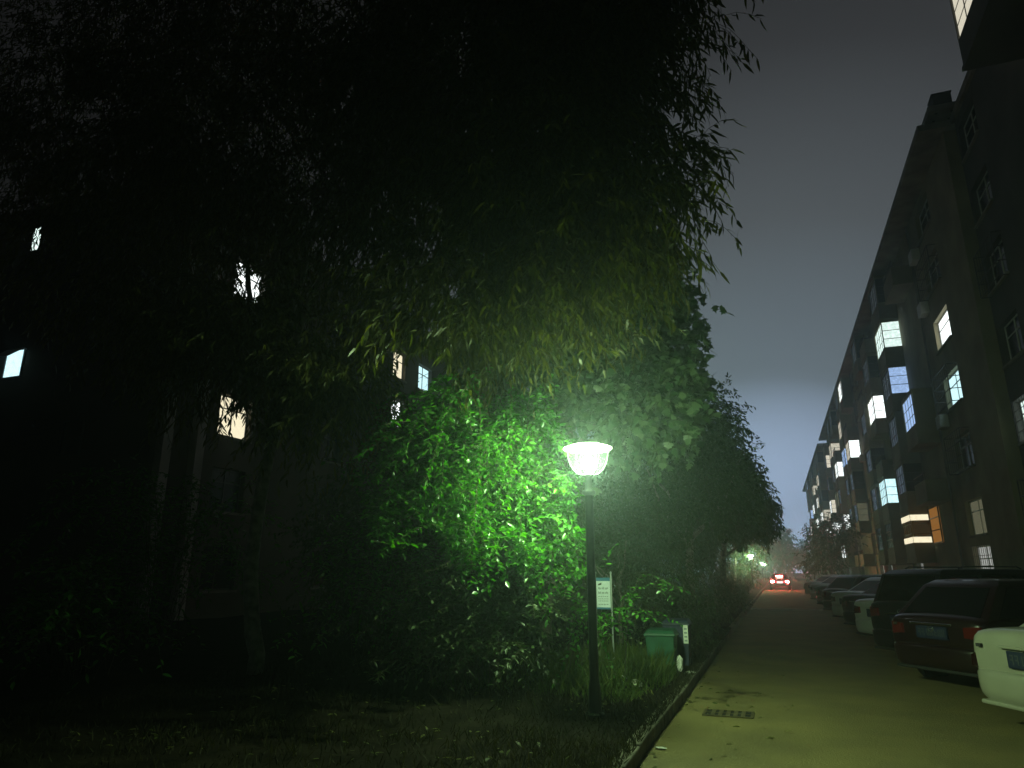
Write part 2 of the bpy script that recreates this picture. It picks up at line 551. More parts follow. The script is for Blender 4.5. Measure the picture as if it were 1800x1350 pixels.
# shop balcony of the first floor: two bright strips above and below a brown curtain, orange curtain beside it
sb = MB()
for (z0, z1) in ((FB + .87, FB + 1.16), (FB + 2.0, FB + 2.29)):
    sb.box(6.78, 6.795, 41.35, 43.95, z0, z1)
    sb.box(6.8, 7.68, 41.275, 41.29, z0, z1)
o = sb.build('clear_glass_strip', LIT['warm']); o.parent = blockA; o.data.transform(Matrix.Translation((-7.7, -27.6, 0)))
sb = MB()
for y0 in (38.9, 41.16):
    sb.box(7.62, 7.68, y0, y0 + .04, 3.0, 4.75)
for z0 in (3.0, 3.6, 4.2, 4.71):
    sb.box(7.625, 7.678, 38.94, 41.16, z0, z0 + .04)
o = sb.build('curtain_frame', MT['frame']); o.parent = blockA; o.data.transform(Matrix.Translation((-7.7, -27.6, 0)))
sb = MB(); sb.box(7.68, 7.697, 38.9, 41.2, 3.0, 4.75)
o = sb.build('orange_curtain', LIT['orange']); o.parent = blockA; o.data.transform(Matrix.Translation((-7.7, -27.6, 0)))

baysC = [104.0, 109.0, 114.5, 122.0, 127.0, 138.0, 143.0]
winsC = [(118.5, 120.3), (132.5, 134.3), (148.0, 149.8)]
lbC = {(1, 4): ('cream', 'cream', 'glazed'), (3, 2): ('white', 'white', 'glazed'), (0, 2): ('cream', 'cream', 'glazed'), (0, 1): ('white', 'white', 'glazed'),
       (5, 3): (None, 'blue', 'glazed'), (5, 5): ('blue', None, 'glazed'), (4, 3): ('white', 'white', 'glazed'), (2, 3): ('white', 'cream', 'glazed'), (6, 2): ('white', 'white', 'glazed'), (1, 2): ('white', 'white', 'glazed'), (3, 4): ('cream', 'cream', 'glazed')}
right_block('apartment_building', 'farther six storey block fading into the mist at the end of the road', 101.0, 160.0, baysC, winsC, lbC, {}, 9, .2)

# nearest block, set back a little, dark: B
def near_block():
    xf, ya, yb = 8.0, 6.0, 27.15
    e = empty('apartment_building', (xf, ya, 0), 0, 'dark nearest block set back at the right edge, with one top balcony lit', 'apartment block')
    inv = Matrix.Translation((-xf, -ya, 0))
    rows = [(1.05, 2.62)] + [(FB + FH * f + .85, FB + FH * f + 2.25) for f in range(6)]
    cols = [(7.6, 9.4), (15.2, 17.0), (24.9, 26.9)]
    H = FB + 6 * FH
    mb, zc, xa, xb = facade(xf, -1, ya, yb, rows, cols)
    mb.box(xa, xb, ya, yb, zc, H)
    mb.box(xb, xb + 9, ya, yb, 0, H)
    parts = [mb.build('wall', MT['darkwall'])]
    rf = MB(); rf.box(xf - .12, xb + 9.1, ya, yb, H, H + .3)
    parts.append(rf.build('roof', MT['concrete']))
    for ci, c in enumerate(cols):
        for ri, (za, zb) in enumerate(rows):
            lit = 'cool' if (ci, ri) == (2, 2) else None
            kw = dict(cage=.3) if (ci + ri) % 3 == 0 else {}
            if lit: kw = dict(bars=9)
            if ri == 0: kw = dict(bars=8, sill=False)
            parts.append(window(None, xf, -1, c[0], c[1], za, zb, lit, **kw))
    parts.append(balcony(None, xf, -1, 16.5, 3.4, FB + FH * 5, 1.65, 'cream', None, 'blank', MT['darkwall']))
    for f in range(6):
        parts.append(balcony(None, xf, -1, 11.0, 3.0, FB + FH * f, 1.2, None, None, 'open', MT['darkwall']))
    for p in parts:
        p.parent = e
        p.data.transform(inv)
        for ch in p.children:
            ch.data.transform(inv)
    return e
near_block()
# box on the roof corner
RZ = FB + 6 * FH + .55
t = MB(); t.box(7.28, 7.92, 26.6, 27.25, RZ + .06, RZ + .50); t.box(7.25, 7.95, 26.57, 27.28, RZ + .50, RZ + .56)
for (x, y) in ((7.34, 26.68), (7.86, 26.68), (7.34, 27.17), (7.86, 27.17)):
    t.box(x - .05, x + .05, y - .05, y + .05, RZ - .3, RZ + .06)
tag(t.build('water_tank', MT['darkwall'], bevel=.04), 'dark box shaped water tank on the roof corner above the balconies', 'water tank')

# ------------------------------------------------------------------ left hand apartment block, behind the trees
def left_block():
    xf, ya, yb, H = -18.0, 15.8, 100.0, 14.7
    e = empty('apartment_building', (xf, ya, 0), 0, 'dark block glimpsed behind the trees at left, a few windows lit', 'apartment block')
    inv = Matrix.Translation((-xf, -ya, 0))
    rows = [(1.0 + 2.65 * k, 2.5 + 2.65 * k) for k in range(5)]
    cols = [(18.5, 20.1), (24.5, 26.1), (30.2, 31.5), (33.0, 34.6), (39, 40.6), (45, 46.6)]
    mb, zc, xa, xb = facade(xf, 1, ya, yb, rows, cols)
    mb.box(xa, xb, ya, yb, zc, H)
    mb.box(xa - 14, xa, ya, yb, 0, H)
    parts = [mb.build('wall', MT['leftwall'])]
    rf = MB(); rf.box(xa - 14.1, xb + .3, ya - .3, yb + .3, H, H + .3)
    parts.append(rf.build('roof', MT['concrete']))
    L = {(0, 4): ('white', 'cool'), (0, 2): ('warm', 'warm'), (2, 4): ('warm', 'warm'), (3, 4): ('cyan', 'cyan'), (2, 3): ('white', 'white')}
    for ci, c in enumerate(cols):
        for ri, (za, zb) in enumerate(rows):
            lit = L.get((ci, ri), (None,))[0]
            parts.append(window(None, xf, 1, c[0], c[1], za, zb, lit))
    # end wall windows (facing the camera) and corner pilasters
    for (x, z, lit, w_, h_) in ((-25.5, 13.3, 'cool', .55, 1.1), (-25.6, 8.3, 'cyan', 1.0, 1.1), (-29, 8.3, None, 1.0, 1.2), (-29, 13.3, None, 1.0, 1.2), (-22, 5.3, None, 1.0, 1.2)):
        f = MB(); yq = ya - .05
        for (a, b, c, d) in ((x, x + .06, z, z + h_), (x + w_ - .06, x + w_, z, z + h_)):
            f.box(a, b, yq, ya - .002, c, d)
        f.box(x + .06, x + w_ - .06, yq, ya - .002, z, z + .06); f.box(x + .06, x + w_ - .06, yq, ya - .002, z + h_ - .06, z + h_)
        fr = f.build('window', MT['frame'])
        p = MB(); p.box(x + .06, x + w_ - .06, ya - .02, ya - .004, z + .06, z + h_ - .06)
        p.build('pane', LIT[lit] if lit else MT['glass'], fr)
        if lit == 'cyan':      # awning sash pushed open
            p = MB()
            p.hexa([(x, ya - .06, z + h_), (x + w_, ya - .06, z + h_), (x + w_, ya - .6, z + .62), (x, ya - .6, z + .62)],
                   [(x, ya - .03, z + h_ + .02), (x + w_, ya - .03, z + h_ + .02), (x + w_, ya - .57, z + .64), (x, ya - .57, z + .64)])
            p.build('open_sash', MT['pvc'], fr)
        parts.append(fr)
    for (y0, wd) in ((16.0, .35), (17.35, .35)):
        p = MB(); p.box(xf + .002, xf + .3, y0, y0 + wd, 0, H)
        parts.append(p.build('pilaster', MT['plaster2']))
    for p in parts:
        p.parent = e
        p.data.transform(inv)
        for ch in p.children:
            ch.data.transform(inv)
left_block()

# ------------------------------------------------------------------ street lamps
def make_lamp(x, y, z0, h, label):
    e = empty('street_lamp', (x, y, z0), 0, label, 'street lamp', 'garden lamps along the verge')
    m = MB()
    m.lathe([(.0, 0), (.105, 0), (.105, .025), (.072, .04), (.062, .30), (.055, .33), (.050, .36), (.047, h - .62), (.046, h - .56)], 20)
    for k in range(4):
        a = k * math.pi / 2 + .78
        m.tube([(.1 * math.cos(a), .1 * math.sin(a), .03), (.1 * math.cos(a), .1 * math.sin(a), .055)], .012, 6)
    m.build('post', MT['post'], e, smooth=False)
    m = MB()
    m.lathe([(.046, h - .60), (.078, h - .585), (.082, h - .56), (.072, h - .545), (.045, h - .53), (.036, h - .46), (.038, h - .40), (.066, h - .378), (.072, h - .365), (.064, h - .357), (.0, h - .355)], 28)
    m.build('neck', MT['neck'], e, smooth=True)
    # glass bowl
    m = MB()
    prof = [(.066, h - .358), (.115, h - .345), (.160, h - .305), (.196, h - .245), (.220, h - .170), (.230, h - .100), (.232, h - .050)]
    m.lathe(prof, 36)
    gm = bpy.data.materials.get('lamp_bowl_glass')
    if gm is None:
        gm = bpy.data.materials.new('lamp_bowl_glass'); gm.use_nodes = True
        n = gm.node_tree; n.nodes.clear()
        o_ = n.nodes.new('ShaderNodeOutputMaterial'); tr = n.nodes.new('ShaderNodeBsdfTransparent')
        tr.inputs[0].default_value = (.97, 1, .97, 1)
        tl = n.nodes.new('ShaderNodeBsdfTranslucent'); tl.inputs[0].default_value = (.78, .9, .98, 1)
        mx = n.nodes.new('ShaderNodeMixShader'); mx.inputs[0].default_value = .0024
        n.links.new(tr.outputs[0], mx.inputs[1]); n.links.new(tl.outputs[0], mx.inputs[2]); n.links.new(mx.outputs[0], o_.inputs[0])
    m.build('glass_bowl', gm, e, smooth=True)
    # ribs hugging the bowl
    for k in range(6):
        a = k * math.pi / 3 + .35
        r_ = MB()
        r_.tube([((r + .012) * math.cos(a), (r + .012) * math.sin(a), z) for (r, z) in prof], .008, 6)
        r_.build('rib', MT['post'], e, smooth=True)
    # cap: pale translucent dish with a turned rim
    cm = bpy.data.materials.get('lamp_cap_acrylic')
    if cm is None:
        cm = bpy.data.materials.new('lamp_cap_acrylic'); cm.use_nodes = True
        n = cm.node_tree; b = n.nodes['Principled BSDF']
        b.inputs['Base Color'].default_value = (.6, .65, .6, 1); b.inputs['Roughness'].default_value = .4
        tl = n.nodes.new('ShaderNodeBsdfTranslucent'); tl.inputs[0].default_value = (.8, .85, .8, 1)
        mx = n.nodes.new('ShaderNodeMixShader'); mx.inputs[0].default_value = .65
        tp = n.nodes.new('ShaderNodeBsdfTransparent'); m2 = n.nodes.new('ShaderNodeMixShader'); m2.inputs[0].default_value = .38
        n.links.new(b.outputs[0], mx.inputs[1]); n.links.new(tl.outputs[0], mx.inputs[2])
        n.links.new(mx.outputs[0], m2.inputs[1]); n.links.new(tp.outputs[0], m2.inputs[2]); n.links.new(m2.outputs[0], n.nodes['Material Output'].inputs[0])
    m = MB()
    m.lathe([(.265, h - .070), (.280, h - .064), (.287, h - .054), (.280, h - .044), (.25, h - .032), (.18, h - .010), (.09, h + .008), (.0, h + .014)], 40)
    m.lathe([(.265, h - .070), (.238, h - .060), (.228, h - .046), (.0, h - .040)], 40)
    m.build('cap', cm, e, smooth=True)
    # bulb: a real light
    ld = bpy.data.lights.get('lamp_light')
    if ld is None:
        ld = bpy.data.lights.new('lamp_light', 'POINT')
        ld.energy = LAMP_POWER
        ld.color = LAMP_COLOR
        ld.shadow_soft_size = .06
    lo = bpy.data.objects.new('lamp_light', ld)
    COL.objects.link(lo)
    lo.parent = e
    lo.location = (0, 0, h - .215)
    bm_ = bpy.data.materials.get('frosted_bulb')
    if bm_ is None:
        bm_ = bpy.data.materials.new('frosted_bulb'); bm_.use_nodes = True
        n = bm_.node_tree; n.nodes.clear()
        o_ = n.nodes.new('ShaderNodeOutputMaterial'); tr = n.nodes.new('ShaderNodeBsdfTransparent')
        em = n.nodes.new('ShaderNodeEmission'); em.inputs[0].default_value = (.86, 1.0, .92, 1); em.inputs[1].default_value = 14.0
        ad = n.nodes.new('ShaderNodeAddShader'); bm_.cycles.emission_sampling = 'NONE'
        n.links.new(tr.outputs[0], ad.inputs[0]); n.links.new(em.outputs[0], ad.inputs[1]); n.links.new(ad.outputs[0], o_.inputs[0])
    m = MB()
    m.lathe([(.0, h - .262), (.035, h - .258), (.062, h - .235), (.07, h - .205), (.06, h - .165), (.04, h - .14), (.0, h - .13)], 18)
    m.build('bulb', bm_, e, smooth=True)
    m = MB()
    m.lathe([(.0, h - .345), (.03, h - .34), (.034, h - .30), (.03, h - .265), (.0, h - .262)], 16)
    m.build('bulb_holder', MT['aluminium'], e, smooth=True)
    return e
LAMP = (-1.95, 7.75)
lamp0 = make_lamp(LAMP[0], LAMP[1], .12, 2.93, 'lit garden lamp on a dark post beside the bright green bush')
for (x, y, lab) in ((-2.05, 66, 'small lit lamp glowing among leaves, nearest of the far lamps'), (-2.1, 118, 'tiny lit lamp far down the verge, between two other far lamps'), (-2.05, 143, 'tiniest lit lamp at the far end of the verge')):
    c = copy_tree(lamp0)
    c.location = (x, y, .12)
    c['label'] = lab

# ------------------------------------------------------------------ foliage
def norm(a):
    return a / np.maximum(np.linalg.norm(a, axis=1, keepdims=True), 1e-9)

TPL = {
    'lance': (np.array([(0, 0, 0), (.28, .5, .03), (.28, -.5, .03), (.66, .40, -.01), (.66, -.40, -.01), (1, 0, -.12)]), [(0, 2, 1), (1, 2, 4, 3), (3, 4, 5)]),
    'oval': (np.array([(0, 0, 0), (.22, .36, .05), (.25, 0, 0), (.22, -.36, .05), (.55, .5, .07), (.58, 0, -.01), (.55, -.5, .07), (.85, .26, .0), (.85, -.26, .0), (1.05, 0, -.09)]),
             [(0, 2, 1), (0, 3, 2), (1, 2, 5, 4), (2, 3, 6, 5), (4, 5, 7), (5, 6, 8), (5, 9, 7), (5, 8, 9)]),
    'palm': (np.array([(0, 0, 0), (.05, .30, .02), (.28, .62, .0), (.38, .30, .03), (.62, .46, -.02), (.66, .17, .02), (1.0, 0, -.08), (.66, -.17, .02), (.62, -.46, -.02), (.38, -.30, .03), (.28, -.62, .0), (.05, -.30, .02), (.42, 0, .05)]),
             [(12, i, i + 1) for i in range(0, 11)] + [(12, 11, 0)]),
    'diamond': (np.array([(0, 0, 0), (.45, .5, .05), (.45, -.5, .05), (1, 0, -.05)]), [(0, 2, 3, 1)]),
}

def leaf_mesh(name, kind, P, D, N, Ln, Wd, mats, parent, stems=None):
    """P base points, D directions, N rough normals; one mesh of many leaves; stems = list of (p,q) thin twig segments"""
    tv, tf = TPL[kind]
    D = norm(D)
    Sd = norm(np.cross(D, N))
    Nn = np.cross(Sd, D)
    n = len(P)
    k = len(tv)
    V = (P[:, None, :] + tv[None, :, 0:1] * (D * Ln[:, None])[:, None, :] + tv[None, :, 1:2] * (Sd * Wd[:, None])[:, None, :] + tv[None, :, 2:3] * (Nn * Ln[:, None])[:, None, :]).reshape(-1, 3)
    loops, starts, totals = [], [], []
    base = np.arange(n) * k
    sizes = [len(f) for f in tf]
    per = sum(sizes)
    lp = np.concatenate([np.array(f) for f in tf])
    loops = (base[:, None] + lp[None, :]).reshape(-1)
    offs = np.cumsum([0] + sizes[:-1])
    starts = (np.arange(n)[:, None] * per + offs[None, :]).reshape(-1)
    mi = np.zeros(len(starts), dtype=np.int32)
    if stems is not None and len(stems[0]):
        A, B, rad = stems
        T = norm(B - A)
        U = norm(np.cross(T, np.array([[.31, .47, .82]])))
        W_ = np.cross(T, U)
        m = len(A)
        ring = []
        for q in range(3):
            a = 2 * math.pi * q / 3
            off = U * math.cos(a) + W_ * math.sin(a)
            ring.append((A + off * rad[:, None], B + off * (rad * .7)[:, None]))
        SV = np.stack([ring[0][0], ring[1][0], ring[2][0], ring[0][1], ring[1][1], ring[2][1]], axis=1).reshape(-1, 3)
        b0 = len(V) + np.arange(m) * 6
        quad = np.array([0, 1, 4, 3, 1, 2, 5, 4, 2, 0, 3, 5])
        sl = (b0[:, None] + quad[None, :]).reshape(-1)
        st = len(loops) + np.arange(m * 3) * 4
        V = np.concatenate([V, SV]); loops = np.concatenate([loops, sl]); starts = np.concatenate([starts, st])
        mi = np.concatenate([mi, np.ones(m * 3, dtype=np.int32)])
    me = bpy.data.meshes.new(name)
    me.vertices.add(len(V)); me.vertices.foreach_set('co', V.astype(np.float32).reshape(-1))
    me.loops.add(len(loops)); me.loops.foreach_set('vertex_index', loops.astype(np.int32))
    me.polygons.add(len(starts)); me.polygons.foreach_set('loop_start', starts.astype(np.int32))
    for m in mats:
        me.materials.append(m)
    me.polygons.foreach_set('material_index', mi)
    me.update(calc_edges=True)
    me.validate()
    o = bpy.data.objects.new(name, me)
    COL.objects.link(o)
    if parent:
        o.parent = parent
    return o

def sample_ell(rng, ells, n, power=.45, clump=0, spread=.3):
    """points in a union of ellipsoids (cx,cy,cz,rx,ry,rz,weight), biased to the outside, optionally gathered into clumps"""
    wts = np.array([e[6] for e in ells], float); wts /= wts.sum()
    idx = rng.choice(len(ells), size=n, p=wts)
    E_ = np.array([e[:6] for e in ells])[idx]
    d = norm(rng.normal(size=(n, 3)))
    r = rng.random(n) ** power
    P = E_[:, :3] + d * r[:, None] * E_[:, 3:]
    O = d
    if clump:
        cidx = rng.choice(n, size=max(4, n // clump))
        C = P[cidx]
        pick = rng.integers(0, len(C), size=n)
        P = C[pick] + rng.normal(size=(n, 3)) * spread
        O = O[cidx][pick]
    return P, O

def twig_leaves(rng, P, O, tl, nl, droop, hang, Ln, Wd, jit=.5, curve=.5):
    """drooping twigs starting at P heading roughly O; nl leaves each; returns leaf arrays and stem segments"""
    n = len(P)
    down = np.array([[0, 0, -1.0]])
    d0 = norm(O * .8 + rng.normal(size=(n, 3)) * .5 + down * droop)
    L = tl * rng.uniform(.6, 1.3, n)
    nseg = 4
    pts = [P]
    d = d0
    for s in range(nseg):
        pts.append(pts[-1] + d * (L / nseg)[:, None])
        d = norm(d + down * curve * .35 + rng.normal(size=(n, 3)) * .12)
    pts = np.stack(pts, axis=1)
    LP, LD, LN = [], [], []
    for j in range(nl):
        t = (j + .6) / nl * nseg * .999
        i = int(t); fr = t - i
        q = pts[:, i] * (1 - fr) + pts[:, i + 1] * fr
        td = norm(pts[:, i + 1] - pts[:, i])
        side = norm(np.cross(td, rng.normal(size=(n, 3)) * .4 + np.array([[0, 0, 1.0]]))) * (1 if j % 2 else -1)
        LP.append(q)
        LD.append(norm(td * .7 + side * .75 + down * hang + rng.normal(size=(n, 3)) * jit * .5))
        LN.append(norm(rng.normal(size=(n, 3)) * .55 + np.array([[0, 0, 1.0]])))
    LP, LD, LN = (np.concatenate(a) for a in (LP, LD, LN))
    m = len(LP)
    A = np.concatenate([pts[:, i] for i in range(nseg)])
    B = np.concatenate([pts[:, i + 1] for i in range(nseg)])
    return LP, LD, LN, Ln * rng.uniform(.65, 1.2, m), Wd * rng.uniform(.7, 1.2, m), (A, B, np.full(len(A), .0035))

def trunk_mesh(rng, base, top_pts, r0, wob=.08, n=9):
    """trunk polyline(s) as tapered tubes with side limbs; top_pts = list of polylines (each list of points with radius)"""
    m = MB()
    for pl in top_pts:
        pts = [Vector(p[:3]) for p in pl]
        rad = [p[3] for p in pl]
        # resample with slight wobble
        PP, RR = [], []
        for i in range(len(pts) - 1):
            for s in range(5):
                t = s / 5
                q = pts[i].lerp(pts[i + 1], t)
                if i + s > 0:
                    q = q + Vector(rng.normal(size=3) * wob * .35)
                PP.append(q); RR.append((rad[i] * (1 - t) + rad[i + 1] * t) * rng.uniform(.93, 1.07))
        PP.append(pts[-1]); RR.append(rad[-1])
        m.tube(PP, RR, n)
    return m

def reject(P, arrs, keep):
    return [a[keep] for a in arrs]

LP0 = np.array([LAMP[0], LAMP[1]])
CAM = np.array([0, 0, EYE])
def clear_of_lamp(P, rad=.42, zlo=0, zhi=3.3):
    """leave room round the lamp head and its post (nothing grows through it or right in front of it)"""
    d = np.linalg.norm(P[:, :2] - LP0, axis=1)
    inz = (P[:, 2] > zlo) & (P[:, 2] < zhi)
    return ~((d < rad) & inz)
def off_path(P, a, b, r0, r1):
    """True where P is farther than a widening radius from the segment a-b (gaps between boughs)"""
    a, b = np.array(a, float), np.array(b, float)
    ab = b - a
    t = np.clip(((P - a) @ ab) / (ab @ ab), 0, 1)
    d = np.linalg.norm(P - (a + t[:, None] * ab), axis=1)
    return d > r0 + (r1 - r0) * t

def local(o_list, base):
    for o in o_list:
        o.data.transform(Matrix.Translation((-base[0], -base[1], -base[2])))

def narrow_tree(label, base, limbs, ells, ntw, seed, nl=9, leaf=(.185, .033), barkm='bark', group='tall narrow leaved trees', gaps=(), extra=None):
    rng = np.random.default_rng(seed)
    e = empty('tree', base, 0, label, 'tree', group)
    tm = trunk_mesh(rng, base, limbs, .1).build('trunk', MT[barkm], e, smooth=True)
    P, O = sample_ell(rng, ells, ntw, .5, clump=9, spread=.26)
    O = norm(O * np.array([[1, 1, .4]]))
    LPp, LDd, LNn, Ll, Ww, st = twig_leaves(rng, P, O, .62, nl, .35, .75, leaf[0], leaf[1], .55, 1.0)
    keep = clear_of_lamp(LPp, .75, 0, 3.75) & ~((LPp[:, 1] < LAMP[1] + .6) & (LPp[:, 2] < 3.5) & (LPp[:, 0] > -4.6))
    keep &= LPp[:, 1] > 3.5
    ks = clear_of_lamp(st[1], .75, 0, 3.75) & (st[1][:, 2] > 3.4)
    for (a, b, r0, r1, prob) in gaps:
        keep &= off_path(LPp, a, b, r0, r1) | (rng.random(len(LPp)) > prob)
        ks &= off_path(st[0], a, b, r0, r1)
    c = leaf_mesh('crown', 'lance', LPp[keep], LDd[keep], LNn[keep], Ll[keep], Ww[keep], [MT['narrow'], MT['twig']], e, tuple(s[ks] for s in st))
    local([tm, c], base)
    return e

# gaps between boughs through which the far windows show
WIN = {'a': (-18, 19.3, 12.4), 'b': (-18, 19.3, 7.1), 'c': (-18, 30.9, 12.4), 'd': (-18, 33.8, 12.4), 'e': (-25.2, 15.8, 13.8), 'f': (-25.1, 15.8, 8.8), 'g': (-18, 30.9, 9.6)}
gapsA = [(CAM, WIN['a'], .05, .55, .62), (CAM, WIN['b'], .05, .5, .22), (CAM, WIN['c'], .05, .8, .70), (CAM, WIN['d'], .1, 1.2, 1.0), (CAM, WIN['e'], .05, .5, .62), (CAM, WIN['f'], .1, 1.1, 1.0), (CAM, WIN['g'], .05, .7, .66)]

narrow_tree('tall narrow leaved tree with a slender pale trunk standing in the dark at left', (-7.5, 9.0, .12),
            [[(-7.5, 9, .1, .13), (-7.75, 9, 1.6, .105), (-7.55, 9, 4.8, .09), (-7.2, 9, 7.4, .06), (-6.2, 9, 9.8, .03)],
             [(-7.6, 9, 4.2, .07), (-8.4, 9.1, 6.0, .05), (-9.2, 9.3, 9.0, .03)], [(-7.45, 9, 5.3, .06), (-7.7, 8.6, 7.6, .04), (-8.0, 8.2, 10.5, .02)],
             [(-7.5, 9, 3.8, .05), (-9.4, 9.2, 5.6, .035), (-11.6, 9.3, 7.6, .02)], [(-7.55, 9, 4.9, .06), (-6.6, 8.6, 6.2, .04), (-5.4, 8.0, 8.0, .02)]],
            [(-7.4, 8.8, 8.8, 3.0, 2.2, 2.6, 3), (-10.6, 9.2, 9.4, 3.2, 2.4, 3.2, 3), (-14, 9.6, 10.5, 3.4, 2.4, 3.8, 3.2), (-16.5, 10.2, 14.0, 3.6, 2.4, 3.0, 2.6), (-11, 9.6, 14.0, 4.0, 2.4, 2.4, 2.2), (-8.0, 8.4, 5.2, 1.7, 1.4, 1.1, 1.1),
             (-5.4, 8.4, 10.2, 2.2, 1.8, 2.2, 1.8), (-10.5, 9.0, 6.2, 1.6, 1.4, 1.2, .7), (-6.0, 8.3, 4.4, 1.3, .9, .9, .9), (-8.2, 8.6, 12.6, 4.5, 2.4, 2.0, 2.0)],
            12500, 11, barkm='barkpale', gaps=gapsA)
narrow_tree('tall narrow leaved tree overhanging the lamp, its drooping leaf tips edging the grey sky', (-4.4, 9.7, .12),
            [[(-4.4, 9.7, .1, .14), (-4.3, 9.5, 2.5, .11), (-3.6, 8.6, 5.2, .08), (-2.4, 7.6, 7.2, .05), (-1.2, 7.0, 8.4, .02)],
             [(-4.0, 9.1, 3.8, .07), (-3.8, 8.4, 6.2, .05), (-3.6, 7.8, 9.0, .02)], [(-3.2, 8.2, 5.9, .05), (-1.8, 7.3, 6.3, .03), (-.8, 6.9, 6.2, .012)],
             [(-3.8, 8.8, 4.8, .05), (-4.8, 8.2, 6.0, .03), (-5.3, 7.9, 7.5, .015)]],
            [(-2.3, 7.3, 6.6, 1.5, 1.3, 1.6, 3), (-1.4, 6.9, 8.3, .90, 1.2, 1.4, 2.2), (-1.2, 6.9, 5.75, .62, .7, .65, .7), (-3.3, 7.6, 5.1, 1.3, 1.2, 1.0, 1.5),
             (-3.4, 7.8, 8.6, 2.0, 1.6, 2.0, 3), (-1.9, 7.3, 5.1, .8, .7, .5, .7), (-4.8, 8.0, 6.6, 1.3, 1.2, 1.4, 1.2), (-2.8, 7.2, 10.2, 2.0, 1.5, 1.3, 1.6), (-.5, 6.9, 8.7, .3, .5, .5, .12)],
            8200, 23, gaps=gapsA)

def lobed_tree():
    rng = np.random.default_rng(5)
    base = (-4.3, 13.4, .12)
    e = empty('tree', base, 0, 'tree with broad lobed leaves behind the lamp, its right edge against the sky', 'tree')
    tm = trunk_mesh(rng, base, [[(-4.3, 13.4, .1, .14), (-4.2, 13.4, 2.6, .11), (-3.4, 13.2, 5.2, .08), (-2.5, 13, 8.0, .03)],
                                [(-3.9, 13.3, 3.8, .06), (-2.4, 12.9, 5.0, .04), (-1.3, 12.6, 6.2, .015)], [(-4.2, 13.4, 2.6, .06), (-4.2, 13, 4.4, .04), (-5.2, 12.9, 6.0, .015)]], .12).build('trunk', MT['bark'], e, smooth=True)
    ells = [(-2.2, 12.4, 5.6, 1.15, 1.2, 1.6, 3), (-2.0, 12.6, 7.2, .85, 1.1, 1.0, 1.3), (-2.0, 12.3, 4.5, .85, 1.0, .8, 1.6), (-3.6, 12.6, 5.6, 1.5, 1.2, 2.0, 2.5), (-5.2, 12.8, 5.6, 1.4, 1.2, 1.6, 1.4), (-3.4, 12.6, 8.0, 1.6, 1.2, 1.2, 1.2)]
    P, O = sample_ell(rng, ells, 4200, .4, clump=4, spread=.18)
    a = twig_leaves(rng, P, O, .38, 4, .1, .55, .17, .16, .7, .5)
    keep = off_path(a[0], CAM, WIN['d'], .1, 1.4) & off_path(a[0], CAM, WIN['c'], .1, 1.0)
    c = leaf_mesh('crown', 'palm', a[0][keep], a[1][keep], a[2][keep], a[3][keep], a[4][keep], [MT['palm'], MT['twig']], e, a[5])
    local([tm, c], base)
lobed_tree()

def bushy_tree(label, base, trunk_top, ells, n, seed, leaf, kind='lance', matk='small', nl=7, tl=.5, droop=.2, hang=.5, group=None, name='tree', cat='tree', trunk_r=.13, clump=6, spread=.25, power=.4):
    rng = np.random.default_rng(seed)
    e = empty(name, base, 0, label, cat, group)
    bx, by, bz = base
    tx, ty, tz = trunk_top
    limbs = [[(bx, by, bz - .03, trunk_r), (bx + (tx - bx) * .3, by, bz + (tz - bz) * .45, trunk_r * .75), (tx, ty, tz, trunk_r * .25)]]
    for k in range(4):
        a = rng.uniform(0, 6.28); h = rng.uniform(.35, .6)
        q = (bx + (tx - bx) * h * .6, by, bz + (tz - bz) * h)
        s = (tz - bz) * .33
        limbs.append([(*q, trunk_r * .5), (q[0] + math.cos(a) * s * .6, q[1] + math.sin(a) * s * .6, q[2] + s * .5, trunk_r * .3), (q[0] + math.cos(a) * s, q[1] + math.sin(a) * s, q[2] + s * 1.1, trunk_r * .1)])
    tm = trunk_mesh(rng, base, limbs, .1).build('trunk' if name == 'tree' else 'stem', MT['bark'], e, smooth=True)
    P, O = sample_ell(rng, ells, n, power, clump=clump, spread=spread)
    a = twig_leaves(rng, P, O, tl, nl, droop, hang, leaf[0], leaf[1], .6, .6)
    keep = ((a[0][:, 2] > 2.85 + .28 * np.sin(a[0][:, 0] * 6.1) + .22 * np.sin(a[0][:, 0] * 17 + a[0][:, 1] * 3)) | (a[0][:, 0] < -2.3) | (by < 19.5) | (by > 40) | (name == 'bush')) & (a[0][:, 2] > bz + .03) & clear_of_lamp(a[0], .5) & off_path(a[0], CAM, (-2.05, 66, 2.9), .05, .75) & off_path(a[0], CAM, (-2.1, 118, 2.85), .05, .6) & off_path(a[0], CAM, (-2.05, 143, 2.85), .05, .6) & off_path(a[0], CAM, WIN['d'], .1, 1.4)
    xmax = .42 if 25 < by < 40 else (.0 if 19 < by < 25 else 1e3)
    keep &= a[0][:, 0] < xmax
    st = a[5]
    sk = (st[1][:, 2] > (2.65 if 19.5 < by < 40 and name == 'tree' else bz)) | (st[1][:, 0] < -2.3)
    sk &= st[1][:, 0] < xmax
    a = (*a[:5], tuple(q[sk] for q in st))
    c = leaf_mesh('crown' if name == 'tree' else 'foliage', kind, a[0][keep], a[1][keep], a[2][keep], a[3][keep], a[4][keep], [MT[matk], MT['twig']], e, a[5])
    local([tm, c], base)
    return e

